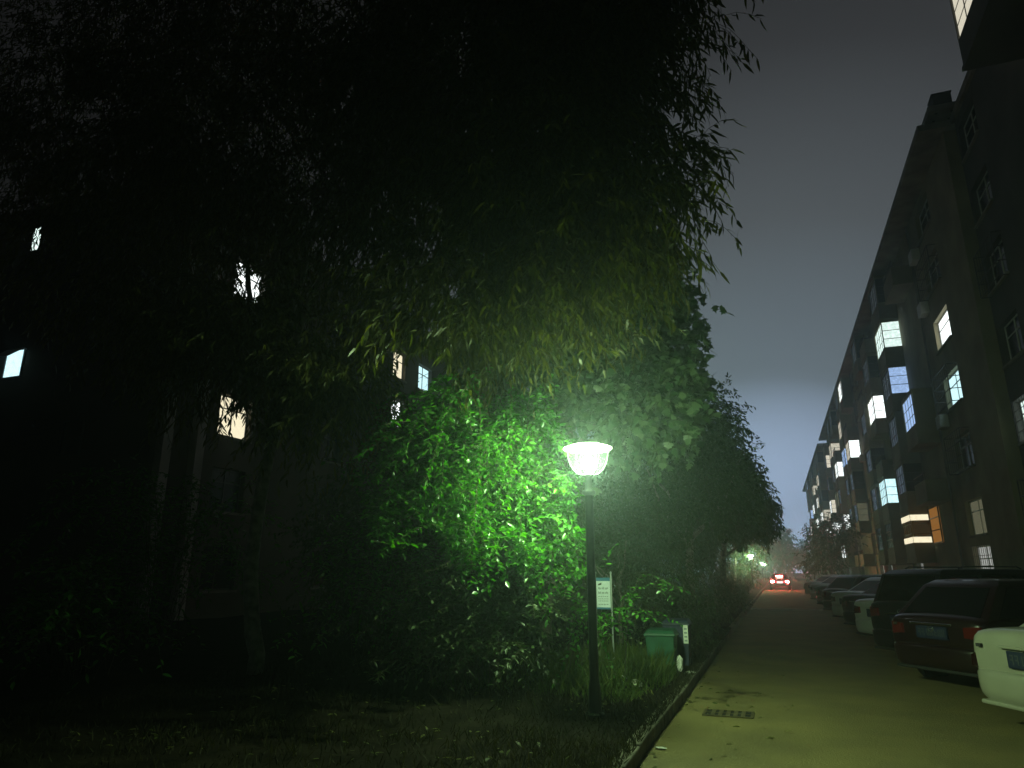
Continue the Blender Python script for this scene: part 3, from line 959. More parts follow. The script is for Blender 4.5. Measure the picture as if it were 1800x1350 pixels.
bushy_tree('dark round topped tree next beyond the lobed leaf tree, above the kerb', (-2.4, 20.5, .12), (-1.8, 20.5, 6.2),
           [(-1.7, 20, 5.2, 1.05, 1.3, 1.6, 3), (-2.2, 20, 3.4, 1.6, 1.4, 1.4, 2.5), (-1.1, 20, 4.0, .75, 1.0, 1.1, 1.2), (-3.6, 20, 5.0, 1.5, 1.3, 1.8, 2), (-4.5, 20.5, 3, 1.5, 1.2, 2, 1.6), (-1.3, 20, 2.6, .7, .9, .7, .8)],
           8000, 31, (.12, .058), tl=.36)
bushy_tree('dark drooping tree past the round topped one, overhanging the road edge', (-2.3, 31, .12), (-1.3, 30.5, 5.6),
           [(-1.1, 30, 4.4, .95, 1.3, 1.3, 3), (-1.9, 30, 3.0, 1.3, 1.3, 1.4, 2.5), (-.5, 30, 3.9, .65, .9, .8, 1), (-3.3, 30.5, 4.4, 1.6, 1.4, 2.0, 2), (-.8, 30, 2.9, .65, .8, .6, .6)],
           4600, 37, (.18, .06), droop=.5, hang=.8)
bushy_tree('leafy tree lit from within by the nearest far lamp', (-3.6, 67, .12), (-3.0, 67, 6.5),
           [(-2.9, 67.6, 4.6, 1.9, 1.6, 1.8, 2), (-3.6, 68, 2.6, 1.5, 1.4, 1.5, 2), (-1.7, 68.6, 4.4, 1.5, 1.2, 1.2, 1), (-3.4, 68.2, 1.2, 1.6, 1.2, 1.0, 1)], 1300, 41, (.26, .10), tl=.7, spread=.4)
bushy_tree('dense dark tree between the drooping tree and the far lit tree', (-4.6, 48, .12), (-4.4, 48, 6.5),
           [(-4.3, 48, 4.6, 1.7, 1.8, 2.2, 2), (-4.8, 48, 2.6, 1.7, 1.6, 1.6, 2)], 1000, 43, (.22, .09), tl=.6, spread=.35)
bushy_tree('dark tree on the right standing in front of the far end of the lit block', (4.2, 62, .1), (3.9, 62, 5.6),
           [(4.0, 62, 4.2, 1.5, 1.6, 1.6, 2), (3.5, 62, 2.6, 1.4, 1.5, 1.3, 1.5), (5.0, 62, 4.8, 1.2, 1.3, 1.4, 1)], 1100, 47, (.20, .08), tl=.5, spread=.3)
bushy_tree('greyish tree in the mist at the end of the road, taller of the two', (1.2, 168, .1), (1.2, 168, 10),
           [(1.2, 168, 8.0, 3.2, 2.6, 3.6, 2), (1.6, 168, 4.5, 3.8, 3, 3.0, 2)], 700, 53, (.6, .28), tl=1.2, spread=.7, trunk_r=.25)
bushy_tree('greyish tree in the mist at the end of the road, shorter and wider', (6.0, 172, .1), (6, 172, 7),
           [(6.0, 172, 5.2, 4.2, 3, 2.6, 2), (-4.5, 172, 4.5, 3.6, 3, 3.4, 2)], 800, 59, (.6, .28), tl=1.2, spread=.7, trunk_r=.2)

for (x, y, h, sd, lab) in ((-6.2, 17.5, 5.5, 201, 'dark leafy tree standing behind the fine leaved bush'), (-5.6, 24.0, 6.0, 203, 'dark leafy tree behind the round topped tree'),
                           (-5.2, 33.0, 6.2, 205, 'dark leafy tree behind the drooping tree'), (-8.6, 15.0, 5.0, 207, 'dark leafy tree behind the bright bush')):
    bushy_tree(lab, (x, y, .12), (x, y, h), [(x, y, h * .62, 1.7, 1.5, h * .36, 2), (x + .5, y - .5, h * .32, 1.5, 1.2, h * .30, 1.6), (x - 1.2, y, h * .4, 1.4, 1.2, h * .36, 1.4)],
               2600, sd, (.12, .055), tl=.45, group='dark trees filling the strip before the left block')

# ---- the bush in the lamp light: arching canes carrying rows of oval leaves
def arching_bush(name, label, base, ncane, seed, hmin, hmax, reach, leaf, dirs=None, group=None, matk='oval', spacing=.05, boxkeep=None, stemr=.006, sub=2):
    rng = np.random.default_rng(seed)
    e = empty(name, base, 0, label, 'bush', group)
    P, D, N, A, B, Rr = [], [], [], [], [], []
    for i in range(ncane):
        a = rng.uniform(0, 2 * math.pi)
        if dirs is not None:
            a = rng.normal(dirs[0], dirs[1])
        h = rng.uniform(hmin, hmax); r = reach * rng.uniform(.35, 1.0)
        b = np.array(base) + np.array([rng.normal() * .3, rng.normal() * .3, 0])
        da = np.array([math.cos(a), math.sin(a), 0.])
        sidev = np.array([-da[1], da[0], 0.])
        bend = rng.normal() * .3
        end_drop = rng.uniform(.08, .80) * h
        def cane(t):
            # rises then arches over
            z = h * (1 - (1 - min(t / .55, 1)) ** 1.8) if t < .55 else h - end_drop * ((t - .55) / .45) ** 1.7
            return b + da * r * (t ** 1.25) + sidev * bend * t * t + np.array([0, 0, z])
        K = 26
        pts = [cane(t) for t in np.linspace(0, 1, K)]
        for q in range(K - 1):
            A.append(pts[q]); B.append(pts[q + 1]); Rr.append(stemr * (1 - q / K * .7))
        # side shoots
        shoots = [(pts, .28)]
        for s in range(int(rng.integers(5, 9)) * sub // 2):
            q = int(rng.integers(7, K - 2))
            t0 = norm((pts[q + 1] - pts[q])[None])[0]
            sd = norm((np.cross(t0, rng.normal(size=3)) * np.array([1, 1, .35]) + t0 * .5 + np.array([0, 0, rng.uniform(-.15, .25)]))[None])[0]
            Ls = rng.uniform(.25, .7)
            sp = [pts[q]]
            d = sd.copy()
            for _ in range(7):
                sp.append(sp[-1] + d * Ls / 7)
                d = norm((d + np.array([0, 0, -.055]) + rng.normal(size=3) * .05)[None])[0]
            for z in range(7):
                A.append(sp[z]); B.append(sp[z + 1]); Rr.append(stemr * .4)
            shoots.append((sp, 0.0))
        for (pl, t_from) in shoots:
            pl = np.array(pl)
            seg = np.linalg.norm(np.diff(pl, axis=0), axis=1)
            cum = np.concatenate([[0], np.cumsum(seg)])
            s_ = cum[-1] * t_from
            k = 0
            while s_ < cum[-1]:
                j = min(np.searchsorted(cum, s_, 'right') - 1, len(pl) - 2)
                f_ = (s_ - cum[j]) / max(seg[j], 1e-6)
                q = pl[j] * (1 - f_) + pl[j + 1] * f_
                td = norm((pl[j + 1] - pl[j])[None])[0]
                sv = np.cross(td, np.array([0, 0, 1.0])) + rng.normal(size=3) * .25
                sv = norm(sv[None])[0] * (1 if k % 2 else -1)
                P.append(q); D.append(td * .55 + sv * .9 + np.array([0, 0, -.10]) + rng.normal(size=3) * .2)
                N.append(np.array([0, 0, 1.0]) + rng.normal(size=3) * .38)
                s_ += spacing * rng.uniform(.7, 1.4); k += 1
    P, D, N, A, B, Rr = (np.array(v) for v in (P, D, N, A, B, Rr))
    def ok(X):
        k_ = clear_of_lamp(X, .36, 0, 3.6) & (X[:, 2] > base[2] + .02)
        # nothing between the lamp and the open verge in front of it
        t = X[:, 1] / LAMP[1]
        k_ &= ~((t < 1.02) & (X[:, 0] > LAMP[0] * t - .16) & (X[:, 2] > .2))
        k_ &= off_path(X, CAM, (-2.72, 11.5, 1.32), .0, .36)
        return k_ if boxkeep is None else k_ & boxkeep(X)
    kp, kb = ok(P), ok(B) & ok(A)
    m = len(P)
    Ln = leaf[0] * rng.uniform(.55, 1.25, m); Wd = leaf[1] * rng.uniform(.6, 1.2, m)
    c = leaf_mesh('foliage', 'oval', P[kp], D[kp], N[kp], Ln[kp], Wd[kp], [MT[matk], MT['twig']], e, (A[kb], B[kb], Rr[kb]))
    local([c], base)
    return e
arching_bush('bush', 'bright green bush of oval leaves lit by the near lamp', (-3.8, 8.7, .12), 420, 61, 1.9, 3.95, 1.85, (.085, .046), spacing=.042,
             boxkeep=lambda X: (X[:, 2] > 1.15 + np.clip(-2.3 - X[:, 0], 0, 3) * .5 + .3 * np.sin(X[:, 0] * 5.1 + X[:, 1] * 3.7)) & (X[:, 0] < -2.17 - .25 * (X[:, 1] - 7.75) + .12 * (2.9 - X[:, 2]) + .10 * np.sin(X[:, 2] * 4.3 + 1) + .08 * np.sin(X[:, 2] * 11 + X[:, 1] * 5)))
arching_bush('bush', 'low dark bush with scattered pale leaf glints below the bright bush', (-3.9, 8.9, .12), 120, 67, .5, 1.7, 1.5, (.085, .036), spacing=.06, matk='hedge')
arching_bush('bush', 'dim arching bush in front of the pale trunk, left of the bright bush', (-5.3, 9.3, .12), 40, 71, 1.0, 2.4, 1.3, (.10, .045), spacing=.08)
arching_bush('bush', 'dark sprawling bush at the far left, under the tall tree', (-10.5, 9.6, .12), 46, 73, 1.5, 3.4, 2.6, (.12, .05), spacing=.09)
arching_bush('bush', 'dark bush in the lower left corner area, before the pale trunk', (-9.2, 7.2, .12), 34, 79, .8, 1.7, 2.0, (.11, .05), spacing=.09)
arching_bush('bush', 'thin lit sprays reaching past the lamp post above the sign', (-2.6, 9.6, .12), 9, 83, 1.0, 1.5, 1.5, (.085, .04), dirs=(-.25, .5), spacing=.05, sub=1)

bushy_tree('fine leaved dark bush behind the sign and the bins', (-2.9, 13.6, .1), (-2.7, 13.6, 2.2),
           [(-2.6, 13.6, 1.7, 1.2, .9, 1.0, 2), (-2.0, 14.4, 1.2, .8, .8, .8, 1.2), (-3.6, 13.4, 1.8, 1.2, .9, 1.2, 1.5)], 1300, 89, (.06, .022), matk='hedge', name='bush', cat='bush', trunk_r=.04, tl=.3, spread=.15)
for (x, y, h, sd, lab) in ((-1.95, 15.6, 1.0, 91, 'dark rounded bush at the kerb just past the bins'), (-2.0, 18.4, 1.3, 93, 'dark kerbside bush under the round topped tree'),
                           (-1.85, 23, 1.25, 95, 'dark kerbside bush before the drooping tree'), (-1.8, 28, 1.25, 97, 'dark kerbside bush under the drooping tree'), (-1.9, 34, 1.3, 99, 'dark kerbside bush just beyond the drooping tree'), (-2.0, 41, 1.35, 111, 'farthest dark kerbside bush, before the dense dark tree')):
    bushy_tree(lab, (x, y, .1), (x, y, h * .9), [(x - .1, y, h * .5, .62, .8, h * .42, 2), (x - .5, y + .6, h * .55, .6, .7, h * .45, 1), (x, y - .6, h * .4, .5, .6, h * .32, .8)],
               520, sd, (.065, .026), matk='hedge', name='bush', cat='bush', trunk_r=.03, tl=.28, spread=.13, group='dark bushes along the kerb')

# ---- grass
def grass():
    rng = np.random.default_rng(101)
    n = 78000
    x = KX - .03 - rng.random(n) ** 1.5 * 6.6
    y = 4.2 + rng.random(n) ** 1.25 * 16
    # uneven tufts
    dens = .5 + .5 * np.sin(x * 3.1 + 1.3 * np.sin(y * 2.2)) * np.sin(y * 2.7 + x)
    keep = rng.random(n) < .30 + .7 * dens
    x, y = x[keep], y[keep]
    n = len(x)
    h = rng.uniform(.04, .13, n)
    tall = ((x + 2.5) / .9) ** 2 + ((y - 10.6) / 1.9) ** 2 < 1
    h = np.where(tall, rng.uniform(.12, .5, n), h)
    mid = ((x + 3.1) / 1.6) ** 2 + ((y - 10.5) / 3.2) ** 2 < 1
    h = np.where(mid & ~tall, h * 2.0, h)
    z = np.array([vz(a, b) if a < KX - .14 else .12 for a, b in zip(x, y)]) - .01
    P = np.stack([x, y, z], 1)
    D = np.stack([rng.normal(size=n) * .5, rng.normal(size=n) * .5, np.ones(n)], 1)
    N = np.stack([rng.normal(size=n), rng.normal(size=n), np.full(n, .25)], 1)
    keep = np.linalg.norm(P[:, :2] - LP0, axis=1) > .13
    lush = (tall | mid) & (y > 8.6)
    for (nm, sel, mt) in (('grass', keep & lush, 'grassm'), ('dull_grass', keep & ~lush & (rng.random(n) < np.where(x < -2.6, .45, .8)), 'dullgrass')):
        o = leaf_mesh(nm, 'lance', P[sel], D[sel], N[sel], h[sel], np.full(sel.sum(), .008) + h[sel] * .012, [MT[mt]], None)
        tag(o, kind='stuff')
grass()

# fallen leaves scattered on verge and road edge
def litter_leaves():
    rng = np.random.default_rng(103)
    n = 700
    x = np.concatenate([KX - .2 - rng.random(n) * 5, KX + .02 + rng.random(220) ** 2.2 * 1.3])
    y = np.concatenate([4.5 + rng.random(n) * 11, 4.5 + rng.random(220) * 12])
    m = len(x)
    z = np.array([vz(a, b) + .012 if a < KX else .012 for a, b in zip(x, y)])
    P = np.stack([x, y, z], 1)
    D = np.stack([rng.normal(size=m), rng.normal(size=m), rng.normal(size=m) * .12], 1)
    N = np.stack([rng.normal(size=m) * .3, rng.normal(size=m) * .3, np.ones(m)], 1)
    o = leaf_mesh('fallen_leaves', 'lance', P, D, N, rng.uniform(.05, .11, m), rng.uniform(.018, .035, m), [MT['narrow']], None)
    tag(o, kind='stuff')
litter_leaves()

# ------------------------------------------------------------------ cars
def lerp_tab(tab, u):
    for i in range(len(tab) - 1):
        if tab[i][0] <= u <= tab[i + 1][0]:
            t = (u - tab[i][0]) / (tab[i + 1][0] - tab[i][0])
            return [a * (1 - t) + b * t for a, b in zip(tab[i][1:], tab[i + 1][1:])]
    return list(tab[-1][1:]) if u > tab[-1][0] else list(tab[0][1:])

def make_car(paintk, kind, lit=False, group='cars parked at an angle along the right side'):
    """local frame: +y forward, x right, z up, origin at the centre on the ground"""
    e = empty('parked_car', (0, 0, 0), 0, None, None, group)
    pm = PAINT[paintk]
    if kind == 'suv':
        Ln, W, Ht = 4.6, .92, 1.66
        tab = [(-2.30, .80, .52, .98), (-2.26, .86, .40, 1.04), (-2.1, .91, .30, 1.07), (-1.3, .92, .26, 1.06), (0, .92, .25, 1.03), (1.0, .92, .26, 1.02), (1.7, .90, .28, .98), (2.1, .86, .32, .90), (2.24, .80, .38, .80), (2.30, .70, .46, .70)]
        cab = dict(b0=-2.16, b1=1.02, r0=-1.95, r1=.20, wb=.84, wr=.66, zb=1.0, zr=Ht)
    elif kind == 'hatch':
        Ln, W, Ht = 4.1, .86, 1.50
        tab = [(-2.05, .74, .50, .88), (-2.01, .80, .38, .94), (-1.85, .85, .28, .98), (-1.1, .86, .24, .97), (0, .86, .23, .93), (1.0, .86, .24, .93), (1.5, .84, .26, .88), (1.88, .80, .30, .80), (2.0, .74, .36, .72), (2.05, .64, .44, .64)]
        cab = dict(b0=-1.90, b1=.98, r0=-1.35, r1=.12, wb=.79, wr=.60, zb=.90, zr=Ht)
    else:
        Ln, W, Ht = 4.6, .885, 1.45
        tab = [(-2.30, .74, .50, .86), (-2.26, .80, .40, .95), (-2.14, .85, .28, .985), (-1.8, .875, .25, .99), (-1.2, .885, .23, .97), (0, .885, .22, .93), (1.0, .885, .23, .92), (1.7, .87, .25, .86), (2.1, .82, .29, .78), (2.24, .76, .35, .70), (2.30, .66, .43, .62)]
        cab = dict(b0=-1.72, b1=1.02, r0=-.98, r1=.22, wb=.80, wr=.60, zb=.91, zr=Ht)
    # body loft
    us = [t[0] for t in tab]
    more = []
    for a, b in zip(us[:-1], us[1:]):
        more += [a] + ([a + (b - a) * k / 4 for k in (1, 2, 3)] if b - a > .5 else [])
    us = more + [us[-1]]
    m = MB()
    rings = []
    for u in us:
        wd, zb, zs = lerp_tab(tab, u)
        half = [(0, zb), (wd * .80, zb), (wd * .96, zb + (zs - zb) * .12), (wd * .995, zb + (zs - zb) * .34), (wd, zb + (zs - zb) * .58), (wd * .985, zb + (zs - zb) * .80), (wd * .95, zs - .035), (wd * .88, zs), (wd * .5, zs + .025), (0, zs + .035)]
        ring = [(x, u, z) for x, z in half] + [(-x, u, z) for x, z in half[-2:0:-1]]
        rings.append(ring)
    k = len(rings[0])
    fs = []
    for i in range(len(rings) - 1):
        for j in range(k):
            fs.append((i * k + j, i * k + (j + 1) % k, (i + 1) * k + (j + 1) % k, (i + 1) * k + j))
    fs.append(tuple(range(k))[::-1]); fs.append(tuple((len(rings) - 1) * k + j for j in range(k)))
    m.add([v for r_ in rings for v in r_], fs)
    m.build('body', pm, e, smooth=True, subsurf=1)
    # cabin shell
    c = cab
    zt = c['zr']
    ym0, ym1 = (c['r0'] * .8 + c['b0'] * .2), c['r1']
    m = MB()
    lv = [(c['zb'] - .04, c['b0'], c['b1'], c['wb']), (c['zb'] + .02, c['b0'], c['b1'], c['wb']), (zt - .10, c['r0'] - .04, c['r1'] + .07, c['wr'] + .03), (zt - .02, c['r0'] + .12, c['r1'] - .10, c['wr'] - .06), (zt, c['r0'] + .4, c['r1'] - .3, c['wr'] - .25)]
    vs = []
    for (z, y0, y1, wd) in lv:
        vs += [(-wd, y0, z), (-wd * .985, y0 - .015, z), (wd * .985, y0 - .015, z), (wd, y0, z), (wd, y1, z), (wd * .93, y1 + .03, z), (-wd * .93, y1 + .03, z), (-wd, y1, z)]
    fs = []
    for i in range(4):
        for j in range(8):
            fs.append((i * 8 + j, i * 8 + (j + 1) % 8, (i + 1) * 8 + (j + 1) % 8, (i + 1) * 8 + j))
    fs.append(tuple(32 + j for j in range(8)))
    m.add(vs, fs)
    m.build('cabin', pm, e, smooth=True, bevel=.02)
    def lev(z):
        t = (z - c['zb'] - .02) / (zt - .10 - c['zb'] - .02)
        return c['b0'] + (c['r0'] - .04 - c['b0']) * t, c['b1'] + (c['r1'] + .07 - c['b1']) * t, c['wb'] + (c['wr'] + .03 - c['wb']) * t
    z0, z1 = c['zb'] + .07, zt - .13
    a0, f0, w0 = lev(z0); a1, f1, w1 = lev(z1)
    d = .012
    def quad(nm, q, off, mt=MT['carglass']):
        g_ = MB()
        off = Vector(off)
        q = [Vector(p) for p in q]
        g_.hexa([p - off * .5 for p in q], [p + off for p in q])
        return g_.build(nm, mt, e)
    quad('rear_window', [(-w0 + .12, a0 - .016, z0), (w0 - .12, a0 - .016, z0), (w1 - .10, a1 - .016, z1), (-w1 + .10, a1 - .016, z1)], (0, -.010, .006))
    quad('windshield', [(-w0 + .10, f0 + .03, z0), (w0 - .10, f0 + .03, z0), (w1 - .09, f1 + .03, z1), (-w1 + .09, f1 + .03, z1)], (0, .012, .006))
    nside = 3 if kind == 'suv' else 2
    for sx in (-1, 1):
        for q in range(nside):
            t0, t1 = q / nside, (q + 1) / nside
            pad = .045
            lo0, lo1 = a0 + .14 + (f0 - .22 - a0) * t0 + pad, a0 + .14 + (f0 - .22 - a0) * t1 - pad
            hi0, hi1 = a1 + .12 + (f1 - .20 - a1) * t0 + pad, a1 + .12 + (f1 - .20 - a1) * t1 - pad
            quad('side_window', [(sx * w0, lo0, z0), (sx * w0, lo1, z0), (sx * w1, hi1, z1), (sx * w1, hi0, z1)], (sx * .007, 0, .004))
        for q in range(2):
            h_ = MB(); yy = -.75 + q * 1.02
            h_.box(sx * W * .975 - .03, sx * W * .975 + .03, yy, yy + .20, tab[4][3] - .13, tab[4][3] - .10)
            h_.build('door_handle', MT['chrome'], e, bevel=.006)
        # door gaps
        dg = MB()
        for yy in (-.95, .12, 1.12):
            dg.box(sx * W * 1.0 - .006, sx * W * 1.0 + .002, yy - .004, yy + .004, .42, tab[4][3] - .10)
        dg.build('door_seam', MT['blackplastic'], e)
        mr = MB(); mr.box(sx * (W + .01), sx * (W + .01) + sx * .17, .82, .94, 1.0, 1.13) if sx > 0 else mr.box(sx * (W + .18), sx * (W + .01), .82, .94, 1.0, 1.13)
        mr.build('side_mirror', pm, e, bevel=.03)
    # wheels
    rw = .36 if kind == 'suv' else .315
    for sx in (-1, 1):
        for yy in (-Ln * .30, Ln * .31):
            a_ = MB(); a_.tube([(sx * (W - .10), yy, rw), (sx * (W + .004), yy, rw)], rw + .055, 24)
            a_.build('wheel_arch', MT['blackplastic'], e)
            wh = MB()
            prof = [(.10, 0), (rw - .07, .01), (rw - .02, .03), (rw, .07), (rw, .15), (rw - .02, .19), (.1, .2)]
            vs, fs = [], []
            n_ = 24
            for (r_, t_) in prof:
                for q in range(n_):
                    an = 2 * math.pi * q / n_
                    vs.append((sx * (W + .02 - t_), yy + r_ * math.cos(an), rw + r_ * math.sin(an)))
            for i in range(len(prof) - 1):
                for q in range(n_):
                    fs.append((i * n_ + q, i * n_ + (q + 1) % n_, (i + 1) * n_ + (q + 1) % n_, (i + 1) * n_ + q))
            wh.add(vs, fs)
            wo = wh.build('wheel', MT['rubber'], e, smooth=True)
            rm = MB()
            rm.tube([(sx * (W - .02), yy, rw), (sx * (W + .013), yy, rw)], .06, 12)
            for q in range(7):
                an = 2 * math.pi * q / 7
                rm.tube([(sx * (W + .005), yy, rw), (sx * (W + .008), yy + (rw - .075) * math.cos(an), rw + (rw - .075) * math.sin(an))], .025, 6)
            rm.build('rim', MT['rim'], wo, smooth=True)
    # rear end
    yr = tab[0][0]
    zsr, zbr = tab[0][3], tab[0][2]
    W0 = tab[2][1]
    b = MB()
    pr = [(-W0 * 1.01, yr + .30), (-W0 * 1.0, yr + .10), (-W0 * .86, yr - .035), (-W0 * .45, yr - .075), (0, yr - .085), (W0 * .45, yr - .075), (W0 * .86, yr - .035), (W0 * 1.0, yr + .10), (W0 * 1.01, yr + .30)]
    zz = [(.24, -.055, .97), (.29, -.01, 1.0), (.42, .0, 1.0), (.53, .0, 1.0), (.57, -.02, .995)]
    vs = []
    for (z, o_, s_) in zz:
        for (x, y_) in pr:
            vs.append((x * s_, y_ - o_, z))
    npr = len(pr)
    fs = [(i * npr + j, i * npr + j + 1, (i + 1) * npr + j + 1, (i + 1) * npr + j) for i in range(len(zz) - 1) for j in range(npr - 1)]
    fs.append(tuple((len(zz) - 1) * npr + j for j in range(npr)))
    b.add(vs, fs)
    b.build('rear_bumper', pm, e, smooth=True, subsurf=1)
    b = MB(); b.box(-W0 * .82, W0 * .82, yr - .05, yr + .1, .20, .245)
    b.build('bumper_lip', pm if paintk == 'white' else MT['blackplastic'], e, bevel=.015)
    tm_ = MT['redlit'] if lit else MT['darklens'] if paintk == 'white' else MT['redlens']
    for sx in (-1, 1):
        tl_ = MB()
        x0_, x1_ = sx * W0 * .62, sx * W0 * .985
        zl, zh = zsr - .20, zsr - .02
        if paintk == 'white':
            x0_, zl, zh = sx * W0 * .90, zsr - .30, zsr - .14
        q0 = [(x0_, yr - .028, zl + .02), (sx * W0 * .88, yr + .015, zl), (x1_, yr + .20, zl + .05), (x1_, yr + .22, zh - .02), (sx * W0 * .88, yr + .02, zh), (x0_, yr - .022, zh - .02)]
        q1 = [(x * .94, y_ + .09, z) for (x, y_, z) in q0]
        tl_.add(q0 + q1, [(0, 1, 4, 5), (1, 2, 3, 4)] + [(i, (i + 1) % 6, (i + 1) % 6 + 6, i + 6) for i in range(6)])
        tl_.build('tail_light', tm_, e)
    if lit:
        b = MB(); b.box(-.3, .3, a0 + .24, a0 + .27, 1.22, 1.25)
        b.build('brake_light', MT['redlit'], e)
        b = MB(); b.box(-W0 * .60, W0 * .60, yr - .032, yr - .004, zsr - .19, zsr - .04)
        b.build('added_red_glow', MT['redglow'], e)  # added panel, imitates red light spilling over the boot
    b = MB(); pz = .62 if kind == 'sedan' else .66
    b.box(-.26, .26, yr - .034, yr - .006, pz, pz + .165)
    b.box(-.27, .27, yr - .02, yr - .004, pz - .012, pz)
    pl_ = b.build('licence_plate', MT['platelit'] if lit else MT['plateblue'], e)
    if not lit:
        ch = MB()
        rr_ = random.Random(8)
        xk = -.225
        for q in range(7):
            wq = .045
            for (xa_, xb_, za_, zb_) in rr_.sample([(0, wq, .0, .018), (0, wq, .042, .058), (0, wq, .085, .1), (0, .014, .0, .1), (wq - .014, wq, .0, .1)], 3):
                ch.box(xk + xa_, xk + xb_, yr - .0365, yr - .0345, pz + .03 + za_, pz + .03 + zb_)
            xk += .064 + (.02 if q == 1 else 0)
        ch.build('plate_character', MT['platechar'], pl_)
    # boot handle strip, seam and badge
    b = MB(); b.box(-.36, .36, yr - .045, yr - .0, pz + .185, pz + .215)
    b.build('boot_trim', MT['chrome'] if paintk in ('red', 'black', 'grey') else pm, e, bevel=.01)
    b = MB(); zz_ = zsr - .055
    for (a_, r_) in ((0, .045),):
        pts = [(r_ * math.cos(t), yr - .03, zz_ - .03 + r_ * .85 * math.sin(t)) for t in np.linspace(0, 2 * math.pi, 20)]
        b.tube(pts, .008, 6, cap=False)
        b.tube([(-.04, yr - .03, zz_ - .03), (.04, yr - .03, zz_ - .03)], .007, 6)
    b.build('badge', MT['blackplastic'] if paintk == 'white' else MT['chrome'], e, smooth=True)
    b = MB(); b.box(-W0 * .80, -W0 * .72, yr - .018, yr + .02, zsr - .07, zsr - .035)
    b.build('boot_lock', MT['blackplastic'], e)
    # front
    yf = tab[-1][0]
    for sx in (-1, 1):
        h_ = MB()
        h_.hexa([(sx * .42, yf - .10, .60), (sx * .80, yf - .24, .62), (sx * .80, yf - .34, .62), (sx * .42, yf - .2, .60)], [(sx * .45, yf - .12, .73), (sx * .78, yf - .27, .76), (sx * .78, yf - .36, .76), (sx * .45, yf - .22, .73)])
        h_.build('headlight', MT['clearlens'], e)
    h_ = MB(); h_.box(-.36, .36, yf - .05, yf + .012, .50, .62)
    h_.build('grille', MT['blackplastic'], e)
    if kind == 'suv':
        for sx in (-1, 1):
            h_ = MB(); h_.tube([(sx * .62, -1.5, zt - .0), (sx * .62, -1.4, zt + .035), (sx * .62, -.2, zt + .035), (sx * .62, -.1, zt - .0)], .014, 6)
            h_.build('roof_rail', MT['chrome'], e)
    e['half'] = (W, Ln)
    return e

def park(e, px, py, ang, label, W, Ln, cat='car', name=None):
    """ang = heading clockwise from the road direction, (px,py) = rear left corner"""
    a = R(ang)
    f = Vector((math.sin(a), math.cos(a), 0)); r = Vector((math.cos(a), -math.sin(a), 0))
    c = Vector((px, py, 0)) + f * Ln / 2 + r * W
    e.location = c
    e.rotation_euler = (0, 0, -a)
    e['label'] = label
    e['category'] = cat
    return e
DIM = {'sedan': (.885, 4.6), 'hatch': (.86, 4.1), 'suv': (.92, 4.6)}
c_white = park(make_car('white', 'sedan'), 1.95, 9.75, 61, 'white saloon cut off by the right frame edge, lit by the lamp', *DIM['sedan'])
c_red = park(make_car('red', 'hatch'), 1.55, 12.9, 52, 'dark red hatchback between the white saloon and the tall black car', *DIM['hatch'])
c_suv = park(make_car('black', 'suv'), 1.55, 15.6, 56, 'tall black car with roof rails and three side windows', *DIM['suv'])
c_sil = park(make_car('silver', 'sedan'), 1.55, 18.9, 58, 'silver saloon parked next to the tall black car', *DIM['sedan'])
c_blk = park(make_car('black', 'sedan'), 1.55, 22.3, 58, 'black saloon between two paler saloons', *DIM['sedan'])
for (c0, px, py, ang, lab, dim) in ((c_sil, 1.5, 25.8, 58, 'second silver saloon, beyond the black saloon', 'sedan'),
                                    (c_red, 1.5, 30.5, 58, 'small dark red hatchback far along the parked row', 'hatch'),
                                    (c_blk, 1.5, 35.5, 58, 'distant black saloon beyond the far hatchback', 'sedan'),
                                    (c_sil, 1.5, 42.0, 58, 'farthest silver saloon in the parked row', 'sedan'),
                                    (c_white, 1.5, 50.0, 58, 'distant white saloon at the far end of the parked row', 'sedan')):
    park(copy_tree(c0), px, py, ang, lab, *DIM[dim])
c_brake = make_car('grey', 'sedan', lit=True)
c_brake.name = 'moving_car'
park(c_brake, -.70, 70.0, 0, 'car driving away down the road with red tail lights lit', *DIM['sedan'])
del c_brake['group']
for o in [o for o in bpy.data.objects if 'half' in o.keys()]:
    del o['half']

